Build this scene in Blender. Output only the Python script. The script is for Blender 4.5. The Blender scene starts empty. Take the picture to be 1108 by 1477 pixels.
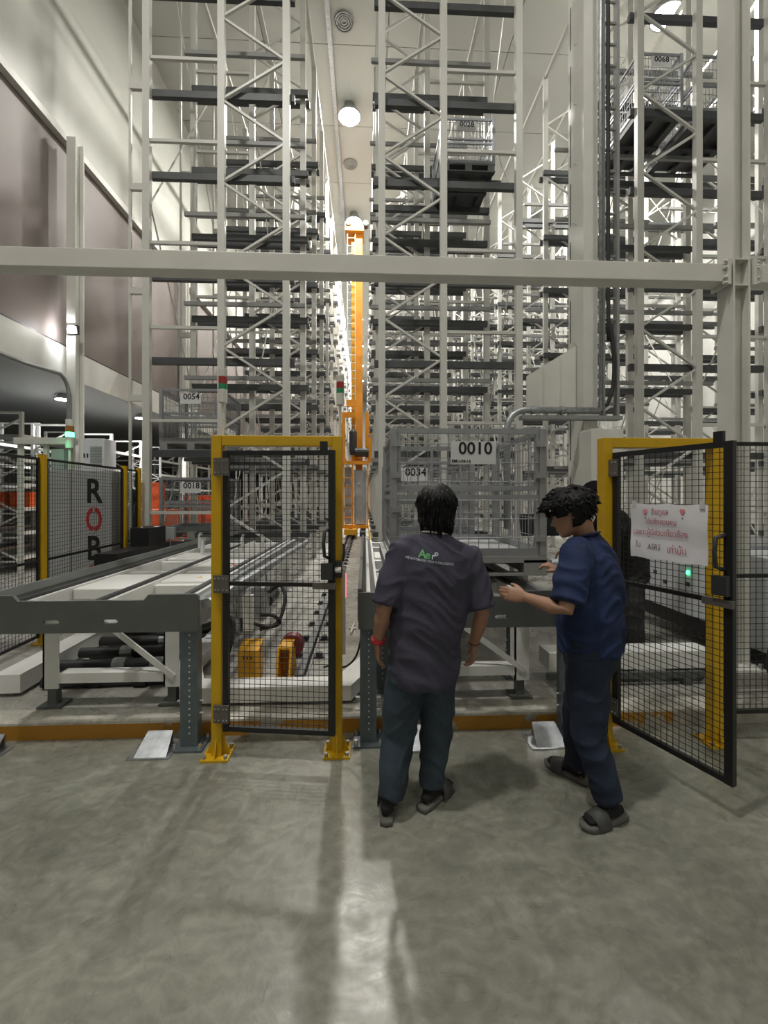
import bpy, bmesh, math, random
from mathutils import Vector, Matrix, noise
from mathutils.bvhtree import BVHTree
random.seed(7)
PI = math.pi
scene = bpy.context.scene
COL = scene.collection

# ---------------------------------------------------------------- camera
cd = bpy.data.cameras.new('camera'); cam = bpy.data.objects.new('camera', cd); COL.objects.link(cam)
cd.sensor_fit = 'VERTICAL'; cd.sensor_height = 36.0; cd.lens = 36.0 * 620 / 1477
cd.shift_y = -23.5 / 1477; cd.clip_end = 200; cd.clip_start = 0.05
cam.location = (0, 0, 1.65); cam.rotation_euler = (PI / 2, 0, -math.radians(2.5))
scene.camera = cam

# ---------------------------------------------------------------- world, light, exposure
w = bpy.data.worlds.new('world'); scene.world = w; w.use_nodes = True
w.node_tree.nodes['Background'].inputs[0].default_value = (0.6, 0.62, 0.6, 1)
w.node_tree.nodes['Background'].inputs[1].default_value = 0.0          # closed hall: no sky reaches it
vs = scene.view_settings
vs.view_transform = 'Standard'; vs.look = 'None'; vs.gamma = 1.0; vs.use_curve_mapping = False
vs.exposure = 0.32
CEIL = 14.0          # main hall ceiling height
SLAB = 0.12          # raised storage floor
def area_light(x, y, z, power, size=0.7, color=(1.0, 0.97, 0.9), name='lamp_light'):
    l = bpy.data.lights.new(name, 'AREA'); l.shape = 'DISK'; l.size = size; l.energy = power; l.color = color
    o = bpy.data.objects.new(name, l); COL.objects.link(o); o.location = (x, y, z)
    return o
# ceiling lamps: (x, y, watts); fixtures are built further down at the same places
LAMPS = []
for k in range(7):
    LAMPS.append((-0.5, 13.6 + 5.2 * k, 600))                      # the row of lamps seen down the crane aisle
for y in (10.4, 18.6): LAMPS.append((7.5, y, 900))                 # the two seen beyond the racks
for (x, y, p) in ((-2.8, 0.2, 430), (3.9, 0.4, 80), (-3.4, -5.5, 30), (3.4, -5.5, 30)):
    LAMPS.append((x, y, p))
for (x, y, p) in LAMPS: area_light(x, y, CEIL - 0.46, p, 0.6, name='ceiling_lamp_light' if y > 5 else 'ceiling_lamp_light_offscreen')
LOW_LAMPS = [(-7.0, 10.3), (-10.5, 7.6), (-6.45, 12.7)]
for (x, y) in LOW_LAMPS: area_light(x, y, 3.84, 60, 0.3, (0.95, 0.98, 1.0), 'low_ceiling_lamp_light_offscreen' if x < -9 else 'low_ceiling_lamp_light')

# ---------------------------------------------------------------- materials
def mat(name, col, rough=0.5, metal=0.0, var=0.0, vscale=6.0, bump=0.0, bscale=60.0, emit=None, estr=0.0, spec=0.5):
    m = bpy.data.materials.new(name); m.use_nodes = True
    nt = m.node_tree; b = nt.nodes['Principled BSDF']
    b.inputs['Roughness'].default_value = rough; b.inputs['Metallic'].default_value = metal
    b.inputs['Specular IOR Level'].default_value = spec
    c = (*col, 1)
    b.inputs['Base Color'].default_value = c
    if var > 0 or bump > 0:
        tc = nt.nodes.new('ShaderNodeTexCoord')
    if var > 0:
        n = nt.nodes.new('ShaderNodeTexNoise'); n.inputs['Scale'].default_value = vscale; n.inputs['Detail'].default_value = 5
        nt.links.new(tc.outputs['Object'], n.inputs['Vector'])
        r = nt.nodes.new('ShaderNodeValToRGB')
        r.color_ramp.elements[0].position = 0.3; r.color_ramp.elements[1].position = 0.7
        r.color_ramp.elements[0].color = (*[max(0, x * (1 - var)) for x in col], 1)
        r.color_ramp.elements[1].color = (*[min(1, x * (1 + var)) for x in col], 1)
        nt.links.new(n.outputs['Fac'], r.inputs[0]); nt.links.new(r.outputs[0], b.inputs['Base Color'])
    if bump > 0:
        n2 = nt.nodes.new('ShaderNodeTexNoise'); n2.inputs['Scale'].default_value = bscale; n2.inputs['Detail'].default_value = 3
        nt.links.new(tc.outputs['Object'], n2.inputs['Vector'])
        bp = nt.nodes.new('ShaderNodeBump'); bp.inputs['Strength'].default_value = bump; bp.inputs['Distance'].default_value = 0.01
        nt.links.new(n2.outputs['Fac'], bp.inputs['Height']); nt.links.new(bp.outputs['Normal'], b.inputs['Normal'])
    if emit:
        b.inputs['Emission Color'].default_value = (*emit, 1); b.inputs['Emission Strength'].default_value = estr
    return m
M = dict(
    white=mat('white_paint', (0.66, 0.655, 0.61), 0.42, var=0.05, vscale=3),
    rack=mat('rack_white_paint', (0.56, 0.555, 0.52), 0.38, var=0.04, vscale=2),
    conv=mat('conveyor_white', (0.78, 0.78, 0.76), 0.35, var=0.05, vscale=4),
    beam=mat('dark_beam_paint', (0.055, 0.060, 0.063), 0.5, var=0.2, vscale=3),
    gbeam=mat('grey_beam_paint', (0.25, 0.255, 0.25), 0.45, var=0.08, vscale=3),
    galv=mat('galvanised_steel', (0.40, 0.42, 0.44), 0.38, 0.7, var=0.25, vscale=18),
    cage=mat('cage_grey_steel', (0.30, 0.31, 0.33), 0.38, 0.4, var=0.08, vscale=8),
    slate=mat('slate_grey_paint', (0.105, 0.113, 0.108), 0.42, var=0.10, vscale=5),
    steelblue=mat('blue_grey_steel', (0.13, 0.16, 0.175), 0.4, 0.35, var=0.15, vscale=9),
    yellow=mat('yellow_paint', (0.62, 0.37, 0.006), 0.38, var=0.06, vscale=5),
    amber=mat('amber_paint', (0.72, 0.36, 0.012), 0.4, var=0.10, vscale=6),
    orange=mat('orange_paint', (0.78, 0.30, 0.02), 0.42, var=0.08, vscale=3),
    black=mat('black_powder_coat', (0.012, 0.012, 0.013), 0.45),
    rubber=mat('black_rubber', (0.02, 0.02, 0.021), 0.7),
    dark=mat('dark_plastic', (0.035, 0.036, 0.038), 0.5, var=0.2, vscale=5),
    pallet=mat('charcoal_plastic_pallet', (0.055, 0.058, 0.06), 0.5, var=0.2, vscale=6),
    chrome=mat('bright_bolt_steel', (0.72, 0.72, 0.72), 0.25, 0.9),
    hinge=mat('hinge_brown_grey', (0.16, 0.145, 0.13), 0.45, 0.4),
    copper=mat('copper_latch', (0.55, 0.22, 0.10), 0.3, 0.8),
    rail=mat('rail_steel', (0.16, 0.165, 0.17), 0.35, 0.6, var=0.15, vscale=8),
    sign=mat('sign_grey_white', (0.62, 0.63, 0.64), 0.5),
    ink=mat('black_print', (0.008, 0.008, 0.008), 0.6),
    redink=mat('red_print', (0.42, 0.025, 0.02), 0.6),
    yelink=mat('yellow_print', (0.7, 0.5, 0.02), 0.6),
    pen=mat('red_marker_ink', (0.45, 0.06, 0.09), 0.7),
    pinkpen=mat('pink_marker_ink', (0.75, 0.28, 0.30), 0.7),
    greypen=mat('dark_marker_ink', (0.16, 0.10, 0.12), 0.7),
    paper=mat('paper', (0.78, 0.77, 0.82), 0.8, var=0.04, vscale=9, bump=0.1, bscale=20),
    red=mat('red_plastic', (0.35, 0.03, 0.03), 0.35), green=mat('green_plastic', (0.02, 0.26, 0.12), 0.35),
    amberlens=mat('amber_lens', (0.35, 0.16, 0.03), 0.35),
    greenlit=mat('green_lit_lens', (0.1, 0.8, 0.4), 0.4, emit=(0.05, 1.0, 0.35), estr=9),
    redlit=mat('red_lit_strip', (0.8, 0.1, 0.1), 0.4, emit=(1.0, 0.10, 0.13), estr=2.2),
    lamp=mat('lamp_lens', (1, 1, 1), 0.4, emit=(1.0, 0.97, 0.92), estr=60),
    maroon=mat('maroon_rubber', (0.16, 0.02, 0.025), 0.5),
    wallwhite=mat('wall_panel_white', (0.50, 0.505, 0.46), 0.42, var=0.03, vscale=0.6),
    wallmauve=mat('wall_panel_taupe', (0.20, 0.165, 0.152), 0.5, var=0.05, vscale=0.5, bump=0.05, bscale=8),
    ceil=mat('ceiling_panel', (0.50, 0.505, 0.475), 0.45, var=0.02, vscale=0.5),
    lowceil=mat('low_ceiling_grey', (0.30, 0.31, 0.30), 0.5, var=0.04, vscale=0.7),
    farwall=mat('far_wall_white', (0.66, 0.66, 0.63), 0.6),
    bin=mat('orange_bin', (0.75, 0.13, 0.03), 0.45, var=0.1, vscale=4),
    tealbox=mat('teal_plastic', (0.03, 0.16, 0.14), 0.45),
    bluep=mat('blue_plastic', (0.02, 0.09, 0.35), 0.4),
    screen=mat('dark_screen', (0.01, 0.012, 0.015), 0.15),
    greytxt=mat('machine_grey', (0.36, 0.37, 0.37), 0.42, var=0.05, vscale=3),
    white2=mat('appliance_white', (0.72, 0.74, 0.78), 0.35, var=0.03, vscale=2),
)

def nodes_of(m): return m.node_tree.nodes, m.node_tree.links
def concrete(name, base, amt=0.55):
    m = mat(name, base, 0.4); N, L = nodes_of(m); b = N['Principled BSDF']
    tc = N.new('ShaderNodeTexCoord')
    def noi(scale, det, dist=0.0, rough=0.6):
        n = N.new('ShaderNodeTexNoise'); n.inputs['Scale'].default_value = scale; n.inputs['Detail'].default_value = det
        n.inputs['Distortion'].default_value = dist; n.inputs['Roughness'].default_value = rough
        L.new(tc.outputs['Object'], n.inputs['Vector']); return n
    def ramp(src, p0, p1, c0, c1):
        r = N.new('ShaderNodeValToRGB'); r.color_ramp.elements[0].position = p0; r.color_ramp.elements[1].position = p1
        r.color_ramp.elements[0].color = (*c0, 1); r.color_ramp.elements[1].color = (*c1, 1)
        L.new(src, r.inputs[0]); return r
    def mixc(f, a, bb, mode='MIX'):
        x = N.new('ShaderNodeMix'); x.data_type = 'RGBA'; x.blend_type = mode
        if hasattr(f, 'node'): L.new(f, x.inputs[0])
        else: x.inputs[0].default_value = f
        L.new(a, x.inputs[6]); L.new(bb, x.inputs[7]); return x.outputs[2]
    n1 = noi(0.8, 6, 0.6); n2 = noi(5.5, 8, 2.2, 0.7); n3 = noi(40, 4); n4 = noi(1.7, 5, 3.5)
    d = tuple(x * 0.62 for x in base); h = tuple(x * 1.40 for x in base)
    c1 = ramp(n1.outputs['Fac'], 0.36, 0.62, d, h).outputs[0] if amt > 0.4 else ramp(n1.outputs['Fac'], 0.3, 0.7, tuple(x * 0.88 for x in base), tuple(x * 1.12 for x in base)).outputs[0]
    c2 = ramp(n2.outputs['Fac'], 0.38, 0.62, tuple(x * 0.74 for x in base), tuple(x * 1.28 for x in base)).outputs[0]
    c = mixc(amt, c1, c2)
    v = N.new('ShaderNodeTexWave'); v.wave_type = 'RINGS'; v.inputs['Scale'].default_value = 3.2; v.inputs['Distortion'].default_value = 14
    v.inputs['Detail'].default_value = 4; v.inputs['Detail Scale'].default_value = 1.6
    L.new(tc.outputs['Object'], v.inputs['Vector'])
    cw = ramp(v.outputs['Fac'], 0.2, 0.9, (0.84, 0.84, 0.84), (1.10, 1.10, 1.10)).outputs[0]
    c = mixc(amt, c, cw, 'MULTIPLY')
    cs = ramp(n3.outputs['Fac'], 0.30, 0.42, (0.78, 0.78, 0.77), (1, 1, 1)).outputs[0]
    c = mixc(0.5, c, cs, 'MULTIPLY')
    L.new(c, b.inputs['Base Color'])
    r = ramp(n4.outputs['Fac'], 0.3, 0.7, (0.17, 0.17, 0.17), (0.42, 0.42, 0.42))
    L.new(r.outputs[0], b.inputs['Roughness'])
    bp = N.new('ShaderNodeBump'); bp.inputs['Strength'].default_value = 0.16; bp.inputs['Distance'].default_value = 0.006
    L.new(n2.outputs['Fac'], bp.inputs['Height']); L.new(bp.outputs['Normal'], b.inputs['Normal'])
    return m
M['floor'] = concrete('polished_concrete', (0.235, 0.235, 0.195))
M['kerbtop'] = concrete('worn_kerb_top', (0.50, 0.48, 0.42))
M['slab'] = concrete('storage_concrete', (0.34, 0.33, 0.30), 0.2)
def kerb_mat():
    m = mat('kerb_orange_paint', (0.50, 0.215, 0.02), 0.5); N, L = nodes_of(m); b = N['Principled BSDF']
    tc = N.new('ShaderNodeTexCoord')
    n = N.new('ShaderNodeTexNoise'); n.inputs['Scale'].default_value = 1.9; n.inputs['Detail'].default_value = 7; n.inputs['Roughness'].default_value = 0.55
    L.new(tc.outputs['Object'], n.inputs['Vector'])
    r = N.new('ShaderNodeValToRGB'); r.color_ramp.elements[0].position = 0.55; r.color_ramp.elements[1].position = 0.565
    L.new(n.outputs['Fac'], r.inputs[0])
    n2 = N.new('ShaderNodeTexNoise'); n2.inputs['Scale'].default_value = 9; n2.inputs['Detail'].default_value = 4
    L.new(tc.outputs['Object'], n2.inputs['Vector'])
    o = N.new('ShaderNodeValToRGB'); o.color_ramp.elements[0].color = (0.36, 0.165, 0.014, 1); o.color_ramp.elements[1].color = (0.52, 0.255, 0.03, 1)
    L.new(n2.outputs['Fac'], o.inputs[0])
    g = N.new('ShaderNodeValToRGB'); g.color_ramp.elements[0].color = (0.20, 0.19, 0.16, 1); g.color_ramp.elements[1].color = (0.62, 0.58, 0.50, 1)
    L.new(n2.outputs['Fac'], g.inputs[0])
    x = N.new('ShaderNodeMix'); x.data_type = 'RGBA'
    L.new(r.outputs[0], x.inputs[0]); L.new(o.outputs[0], x.inputs[6]); L.new(g.outputs[0], x.inputs[7]); L.new(x.outputs[2], b.inputs['Base Color'])
    return m
M['kerb'] = kerb_mat()

# ---------------------------------------------------------------- mesh helpers
class MB:
    def __init__(s): s.v = []; s.f = []
    def add(s, vs, fs):
        n = len(s.v); s.v += [tuple(p) for p in vs]; s.f += [tuple(i + n for i in f) for f in fs]; return s
    def box(s, x0, x1, y0, y1, z0, z1):
        if x0 > x1: x0, x1 = x1, x0
        if y0 > y1: y0, y1 = y1, y0
        if z0 > z1: z0, z1 = z1, z0
        return s.add([(x0, y0, z0), (x1, y0, z0), (x1, y1, z0), (x0, y1, z0), (x0, y0, z1), (x1, y0, z1), (x1, y1, z1), (x0, y1, z1)],
                     [(0, 3, 2, 1), (4, 5, 6, 7), (0, 1, 5, 4), (1, 2, 6, 5), (2, 3, 7, 6), (3, 0, 4, 7)])
    def cbox(s, c, d): return s.box(c[0] - d[0] / 2, c[0] + d[0] / 2, c[1] - d[1] / 2, c[1] + d[1] / 2, c[2] - d[2] / 2, c[2] + d[2] / 2)
    def bar(s, a, b, w, h, up=(0, 0, 1)):
        a = Vector(a); b = Vector(b); t = (b - a).normalized(); u = Vector(up)
        if abs(t.dot(u)) > 0.98: u = Vector((0, 1, 0)) if abs(t.y) < 0.9 else Vector((1, 0, 0))
        r = t.cross(u).normalized() * (w / 2); q = r.cross(t).normalized() * (h / 2)
        P = [a - r - q, a + r - q, a + r + q, a - r + q, b - r - q, b + r - q, b + r + q, b - r + q]
        return s.add(P, [(0, 1, 2, 3), (7, 6, 5, 4), (0, 4, 5, 1), (1, 5, 6, 2), (2, 6, 7, 3), (3, 7, 4, 0)])
    def tube(s, path, r, n=8, ref=None):
        """closed tube; r is a number, a list of numbers or a list of (rx, ry)"""
        P = [Vector(p) for p in path]; m = len(P)
        R = r if isinstance(r, (list, tuple)) else [r] * m
        T = []
        for i in range(m):
            t = (P[min(i + 1, m - 1)] - P[max(i - 1, 0)])
            T.append(t.normalized() if t.length > 1e-9 else Vector((0, 0, 1)))
        u = Vector(ref) if ref is not None else (Vector((1, 0, 0)) if abs(T[0].x) < 0.9 else Vector((0, 1, 0)))
        base = len(s.v); vs = []; fs = []
        for i in range(m):
            u = (u - T[i] * u.dot(T[i])); u.normalize(); q = T[i].cross(u)
            a, b = R[i] if isinstance(R[i], (list, tuple)) else (R[i], R[i])
            for k in range(n):
                c = 2 * PI * k / n; vs.append(P[i] + u * (a * math.cos(c)) + q * (b * math.sin(c)))
        for i in range(m - 1):
            for k in range(n):
                k2 = (k + 1) % n; fs.append((i * n + k, i * n + k2, (i + 1) * n + k2, (i + 1) * n + k))
        fs.append(tuple(range(n - 1, -1, -1))); fs.append(tuple((m - 1) * n + k for k in range(n)))
        return s.add(vs, fs)
    def hose(s, pts, r, n=8):
        P = [Vector(p) for p in pts]; P = [P[0]] + P + [P[-1]]; Q = []
        for i in range(1, len(P) - 2):
            for k in range(6):
                u = k / 6; a, b, c, d = P[i - 1], P[i], P[i + 1], P[i + 2]
                Q.append(0.5 * ((2 * b) + (c - a) * u + (2 * a - 5 * b + 4 * c - d) * u * u + (3 * b - a - 3 * c + d) * u ** 3))
        return s.tube(Q + [P[-1]], r, n)
    def cyl(s, a, b, r, n=10, r2=None): return s.tube([a, b], [r, r if r2 is None else r2], n)
    def prism(s, poly, axis, c0, c1):
        """polygon (2D, ccw) extruded along 'x' (poly in y,z), 'y' (x,z) or 'z' (x,y)"""
        n = len(poly)
        mk = {'x': lambda p, c: (c, p[0], p[1]), 'y': lambda p, c: (p[0], c, p[1]), 'z': lambda p, c: (p[0], p[1], c)}[axis]
        vs = [mk(p, c0) for p in poly] + [mk(p, c1) for p in poly]
        fs = [tuple(range(n)), tuple(range(2 * n - 1, n - 1, -1))] + [(i, n + i, n + (i + 1) % n, (i + 1) % n) for i in range(n)]
        return s.add(vs, fs)
    def lathe(s, c, prof, n=16):
        """profile of (r, z) around the vertical through c"""
        m = len(prof); vs = []; fs = []
        for (r, z) in prof:
            for k in range(n): vs.append((c[0] + r * math.cos(2 * PI * k / n), c[1] + r * math.sin(2 * PI * k / n), c[2] + z))
        for i in range(m - 1):
            for k in range(n): fs.append((i * n + k, i * n + (k + 1) % n, (i + 1) * n + (k + 1) % n, (i + 1) * n + k))
        fs.append(tuple(range(n - 1, -1, -1))); fs.append(tuple((m - 1) * n + k for k in range(n)))
        return s.add(vs, fs)
    def mesh(s, name, off=(0, 0, 0), smooth=False):
        me = bpy.data.meshes.new(name)
        me.from_pydata([(p[0] - off[0], p[1] - off[1], p[2] - off[2]) for p in s.v], [], s.f)
        bm = bmesh.new(); bm.from_mesh(me); bmesh.ops.recalc_face_normals(bm, faces=bm.faces); bm.to_mesh(me); bm.free()
        if smooth: me.polygons.foreach_set('use_smooth', [True] * len(me.polygons))
        me.update(); return me
    def build(s, name, m, parent=None, smooth=False, bevel=0.0):
        off = ORG.get(parent, (0, 0, 0)) if parent else (0, 0, 0)
        return link(name, s.mesh(name, off, smooth), m, parent, bevel=bevel)
ORG = {}
def link(name, me, m, parent=None, loc=(0, 0, 0), rot=None, bevel=0.0):
    o = bpy.data.objects.new(name, me); COL.objects.link(o)
    if m is not None and not me.materials: me.materials.append(M[m] if isinstance(m, str) else m)
    if parent: o.parent = parent; ORG[o] = ORG.get(parent, (0, 0, 0))
    o.location = loc
    if rot: o.rotation_euler = rot
    if bevel:
        b = o.modifiers.new('bevel', 'BEVEL'); b.width = bevel; b.segments = 2; b.limit_method = 'ANGLE'
    return o
def inst(name, me, m, parent, loc, rot=None):
    """instance of a shared mesh at a world position under a thing"""
    g = ORG.get(parent, (0, 0, 0))
    return link(name, me, m, parent, (loc[0] - g[0], loc[1] - g[1], loc[2] - g[2]), rot)
def tag(o, label, cat, group=None):
    o['label'] = label; o['category'] = cat
    if group: o['group'] = group
    return o
def thing(name, label, cat, loc=(0, 0, 0), group=None):
    o = bpy.data.objects.new(name, None); COL.objects.link(o); o.location = loc; o.empty_display_size = 0.1
    ORG[o] = tuple(loc); return tag(o, label, cat, group)
def struct(o, label=None):
    o['kind'] = 'structure'
    if label: o['label'] = label
    return o
def stuff(o): o['kind'] = 'stuff'; return o
def place(o, loc, rz=0):
    o.location = loc; o.rotation_euler = (0, 0, rz)
def text_mesh(name, s, size, ext=0.0008, bold=0.0, align='CENTER', shear=0.0, space=1.0):
    c = bpy.data.curves.new(name, 'FONT'); c.body = s; c.size = size; c.extrude = ext; c.offset = bold * size
    c.align_x = align; c.align_y = 'CENTER'; c.shear = shear; c.space_character = space; c.resolution_u = 3
    o = bpy.data.objects.new(name, c); COL.objects.link(o)
    bpy.context.view_layer.update()
    me = bpy.data.meshes.new_from_object(o.evaluated_get(bpy.context.evaluated_depsgraph_get()))
    bpy.data.objects.remove(o); bpy.data.curves.remove(c); me.name = name; me.materials.clear(); return me
def text(name, s, size, m, parent, loc, rot=(PI / 2, 0, 0), **k):
    return inst(name, text_mesh(name, s, size, **k), m, parent, loc, rot)

# ---------------------------------------------------------------- the room
def slab_struct(name, m, *b): return struct(MB().box(*b).build(name, m))
fl = slab_struct('floor', 'floor', -20, 14, -9, 3.05, -0.3, 0.0)
slab_struct('raised_floor', 'slab', -20, 14, 3.16, 56, -0.3, SLAB)
kb = MB()
kb.box(-20, 14, 3.0, 3.16, -0.05, SLAB - 0.022)
k = struct(kb.build('trim_1', 'kerb'), 'orange painted concrete kerb with chipped paint along the raised floor')
kt = MB(); kt.prism([(3.0, SLAB - 0.022), (3.17, SLAB - 0.022), (3.17, SLAB + 0.004), (3.02, SLAB + 0.004), (3.002, SLAB - 0.008)], 'x', -20, 14)
kc = kt.build('kerb_top', 'kerbtop', k); kc['label'] = 'bare concrete kerb top'
# ceiling: panels with recessed joints
cl = slab_struct('ceiling', 'lowceil', -6.2, 14, -9, 56, CEIL + 0.03, CEIL + 0.2)
cpm = MB().box(0, 3.34, 0, 2.58, CEIL - 0.02, CEIL + 0.03).mesh('ceiling_panel')
for i in range(25):
    for j in range(6):
        inst('ceiling_panel', cpm, 'ceil', cl, (-6.1 + j * 3.36, -9 + i * 2.6, 0))
# left side: white upper wall, taupe wall below it, open low hall beneath
slab_struct('wall_left_upper', 'wallwhite', -6.35, -6.0, -9, 56, 8.75, CEIL + 0.1)
slab_struct('wall_left', 'wallmauve', -6.35, -6.03, -9, 56, 4.66, 8.75)
tb = MB(); tb.prism([(-6.03, 8.66), (-5.90, 8.66), (-5.90, 8.80), (-5.98, 8.90), (-6.03, 8.90)], 'y', -9, 56)
struct(tb.build('trim_2', 'white'), 'white flashing between the upper wall and the taupe wall')
tb = MB(); tb.box(-6.35, -5.97, -9, 56, 4.02, 4.62)
struct(tb.build('trim_3', 'white'), 'white fascia panel above the low hall opening')
tb = MB(); tb.box(-6.35, -6.0, -9, 56, 4.62, 4.66); struct(tb.build('trim_4', 'black'), 'black joint above the white fascia')
slab_struct('ceiling_low', 'lowceil', -20, -5.97, -9, 56, 4.0, 4.02)
slab_struct('wall_far_left', 'lowceil', -20.3, -20, -9, 56, -0.3, 4.1)
slab_struct('wall_back', 'farwall', -20, 14, 56, 56.3, -0.3, CEIL + 0.2)
slab_struct('wall_right', 'farwall', 14, 14.3, -9, 56.3, -0.3, CEIL + 0.2)
slab_struct('wall_behind', 'wallwhite', -20, 14, -9.3, -9, -0.3, CEIL + 0.2)

# ceiling lamps, vents and the cable tray under the ceiling
hm = MB().lathe((0, 0, 0), [(0.08, 0.40), (0.16, 0.38), (0.20, 0.22), (0.36, 0.06), (0.38, 0.0), (0.33, 0.0)], 20).mesh('lamp_housing', smooth=True)
lm = MB().lathe((0, 0, 0), [(0.33, 0.012), (0.33, -0.012), (0.2, -0.03)], 20).mesh('lamp_lens')
def lamp_thing(x, y, z, label, group, s=1.0):
    off = '_offscreen' if y < 5 or x < -9 else ''
    t = thing('ceiling_lamp' + off, label, 'lamp', (x, y, z), group)
    for nm, me, m in (('lamp_housing', hm, 'greytxt'), ('lamp_lens', lm, 'lamp')):
        o = link(nm + (off if nm == 'lamp_lens' else ''), me, m, t); o.scale = (s, s, s)
    return t
ORD = ['first', 'second', 'third', 'fourth', 'fifth', 'sixth', 'seventh', 'eighth']
for (x, y, p) in LAMPS:
    if -1 < x < 0 and y > 10: lb, g = ORD[round((y - 13.6) / 5.2)] + ' round high bay lamp above the crane aisle, counted from the loading floor', 'lamps above the crane aisle'
    elif y > 8: lb, g = ('nearer' if y < 15 else 'farther') + ' of two high bay lamps above the far rack aisle, from the kerb', 'lamps above the far rack aisle'
    else: lb, g = 'round high bay lamp on the ceiling above the loading floor', 'lamps above the loading floor'
    lamp_thing(x, y, CEIL - 0.4, lb, g)
for (x, y) in LOW_LAMPS:
    lamp_thing(x, y, 3.88, 'small round lamp under the grey low ceiling beside the hall', 'lamps under the low ceiling', 0.5)
vr = MB()
for r in (0.26, 0.20, 0.14, 0.08):
    vr.lathe((0, 0, 0), [(r, 0.03), (r, -0.03 + 0.1 * (0.26 - r)), (r - 0.03, -0.03 + 0.1 * (0.26 - r)), (r - 0.03, 0.03)], 20)
vrm = vr.mesh('vent_rings', smooth=False)
vbm = MB().lathe((0, 0, 0), [(0.27, 0.035), (0.27, 0.02)], 20).mesh('vent_backing')
for yy in (11.2, 16.0, 21.2, 26.4):
    t = thing('ceiling_vent', 'round ringed air vent in the ceiling above the crane aisle', 'vent', (-0.55, yy, CEIL - 0.04), 'ceiling vents above the crane aisle')
    link('vent_backing', vbm, 'dark', t); link('vent_ring', vrm, 'greytxt', t)
t = thing('cable_tray', 'thin grey cable tray running under the ceiling above the crane aisle', 'cable tray', (-0.95, 11, CEIL - 0.1))
MB().box(-1.01, -0.89, 9, 50, CEIL - 0.14, CEIL - 0.10).build('tray', 'galv', t)
hb = MB().box(-0.01, 0.01, -0.01, 0.01, 0, 0.12).mesh('hanger')
for i in range(16): inst('hanger', hb, 'galv', t, (-0.95, 9.3 + i * 2.6, CEIL - 0.11))

# ---------------------------------------------------------------- structural steel in front
t = thing('column', 'white steel H-column with stiffener plates carrying the end of the cross beam', 'column', (3.03, 3.45, SLAB))
for x in (3.0, 3.13): MB().box(x - 0.008, x + 0.008, 3.37, 3.53, SLAB + 0.12, 13.96).build('flange', 'white', t)
MB().box(3.0, 3.13, 3.443, 3.457, SLAB + 0.12, 13.96).build('web', 'white', t)
for z in (3.37, 3.58): MB().box(3.008, 3.122, 3.372, 3.443, z - 0.006, z + 0.006).build('stiffener', 'white', t)
MB().prism([(2.78, SLAB), (3.28, SLAB), (3.22, SLAB + 0.12), (2.84, SLAB + 0.12)], 'y', 3.27, 3.63).build('concrete_pedestal', 'slab', t)
MB().box(2.86, 3.20, 3.29, 3.61, SLAB + 0.12, SLAB + 0.14).build('base_plate', 'white', t)
boltm = MB().cyl((0, 0, 0), (0, 0, 0.05), 0.016, 6).mesh('bolt')
for x in (2.89, 3.17):
    for y in (3.31, 3.59): inst('bolt', boltm, 'galv', t, (x, y, SLAB + 0.13))
def cross_beam(x0, x1, label):
    t = thing('cross_beam', label, 'beam', ((x0 + x1) / 2, 3.46, 3.40))
    MB().box(x0, x1, 3.39, 3.53, 3.40, 3.55).build('box_section', 'white', t, bevel=0.006)
    for xe in (x0, x1):
        if abs(xe - 3) < 1:
            s = 1 if xe > 3.03 else -1
            MB().box(xe + s * 0.0, xe + s * 0.024, 3.36, 3.54, 3.37, 3.58).build('end_plate', 'white', t)
            for yy in (3.375, ):
                for z in (3.385, 3.43, 3.51, 3.56):
                    MB().cyl((xe + s * 0.02, yy, z), (xe + s * 0.055, yy, z), 0.012, 6).build('bolt', 'white', t)
    return t
cross_beam(-7.2, 2.968, 'long white box beam spanning the hall above the yellow gate frame')
cross_beam(3.162, 8.0, 'short run of white box beam on the outer side of the H-column')

# left columns of the building
def left_column(x, y, z1, label, lamp=False):
    t = thing('column', label, 'column', (x, y, SLAB))
    for s in (-1, 1): MB().box(x - 0.085, x + 0.085, y + s * 0.12 - 0.012, y + s * 0.12 + 0.012, SLAB, z1).build('flange', 'white', t)
    MB().box(x - 0.008, x + 0.008, y - 0.12, y + 0.12, SLAB, z1).build('web', 'white', t)
    MB().box(x - 0.16, x + 0.16, y - 0.17, y + 0.17, SLAB, SLAB + 0.03).build('base_plate', 'white', t)
    return t
left_column(-5.72, 8.75, 8.64, 'white wall column with a bright floodlight and a bent conduit beside it')
left_column(-5.84, 14.2, 8.64, 'white wall column next to the low hall, farther along from the floodlit one')
t = thing('floodlight', 'small bright floodlight mounted on the white wall column', 'lamp', (-5.62, 8.57, 4.85))
MB().box(-5.76, -5.56, 8.555, 8.62, 4.78, 4.95).build('housing', 'dark', t)
MB().box(-5.73, -5.59, 8.545, 8.555, 4.81, 4.92).build('lens', 'lamp', t)
area_light(-5.66, 8.50, 4.85, 14, 0.12, (0.95, 0.97, 1.0), 'floodlight_light').rotation_euler = (PI / 2 - 0.2, 0, 0.5)
t = thing('conduit_pipe', 'grey conduit bending down the white wall column from the low ceiling edge', 'pipe', (-5.6, 8.5, 2.0))
pts = [(-5.93, 3.4, 3.96), (-5.93, 7.75, 3.96), (-5.80, 8.05, 3.94)] + [(-5.70, 8.20 + 0.32 * math.sin(a), 3.62 + 0.32 * math.cos(a)) for a in [PI / 2 * i / 6 for i in range(1, 7)]] + [(-5.70, 8.52, SLAB)]
MB().tube(pts, 0.035, 8).build('pipe', 'gbeam', t, smooth=True)
for z in (1.2, 2.6): MB().cyl((-5.70, 8.52, z), (-5.70, 8.52, z + 0.06), 0.048, 10).build('coupling', 'galv', t)
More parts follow.
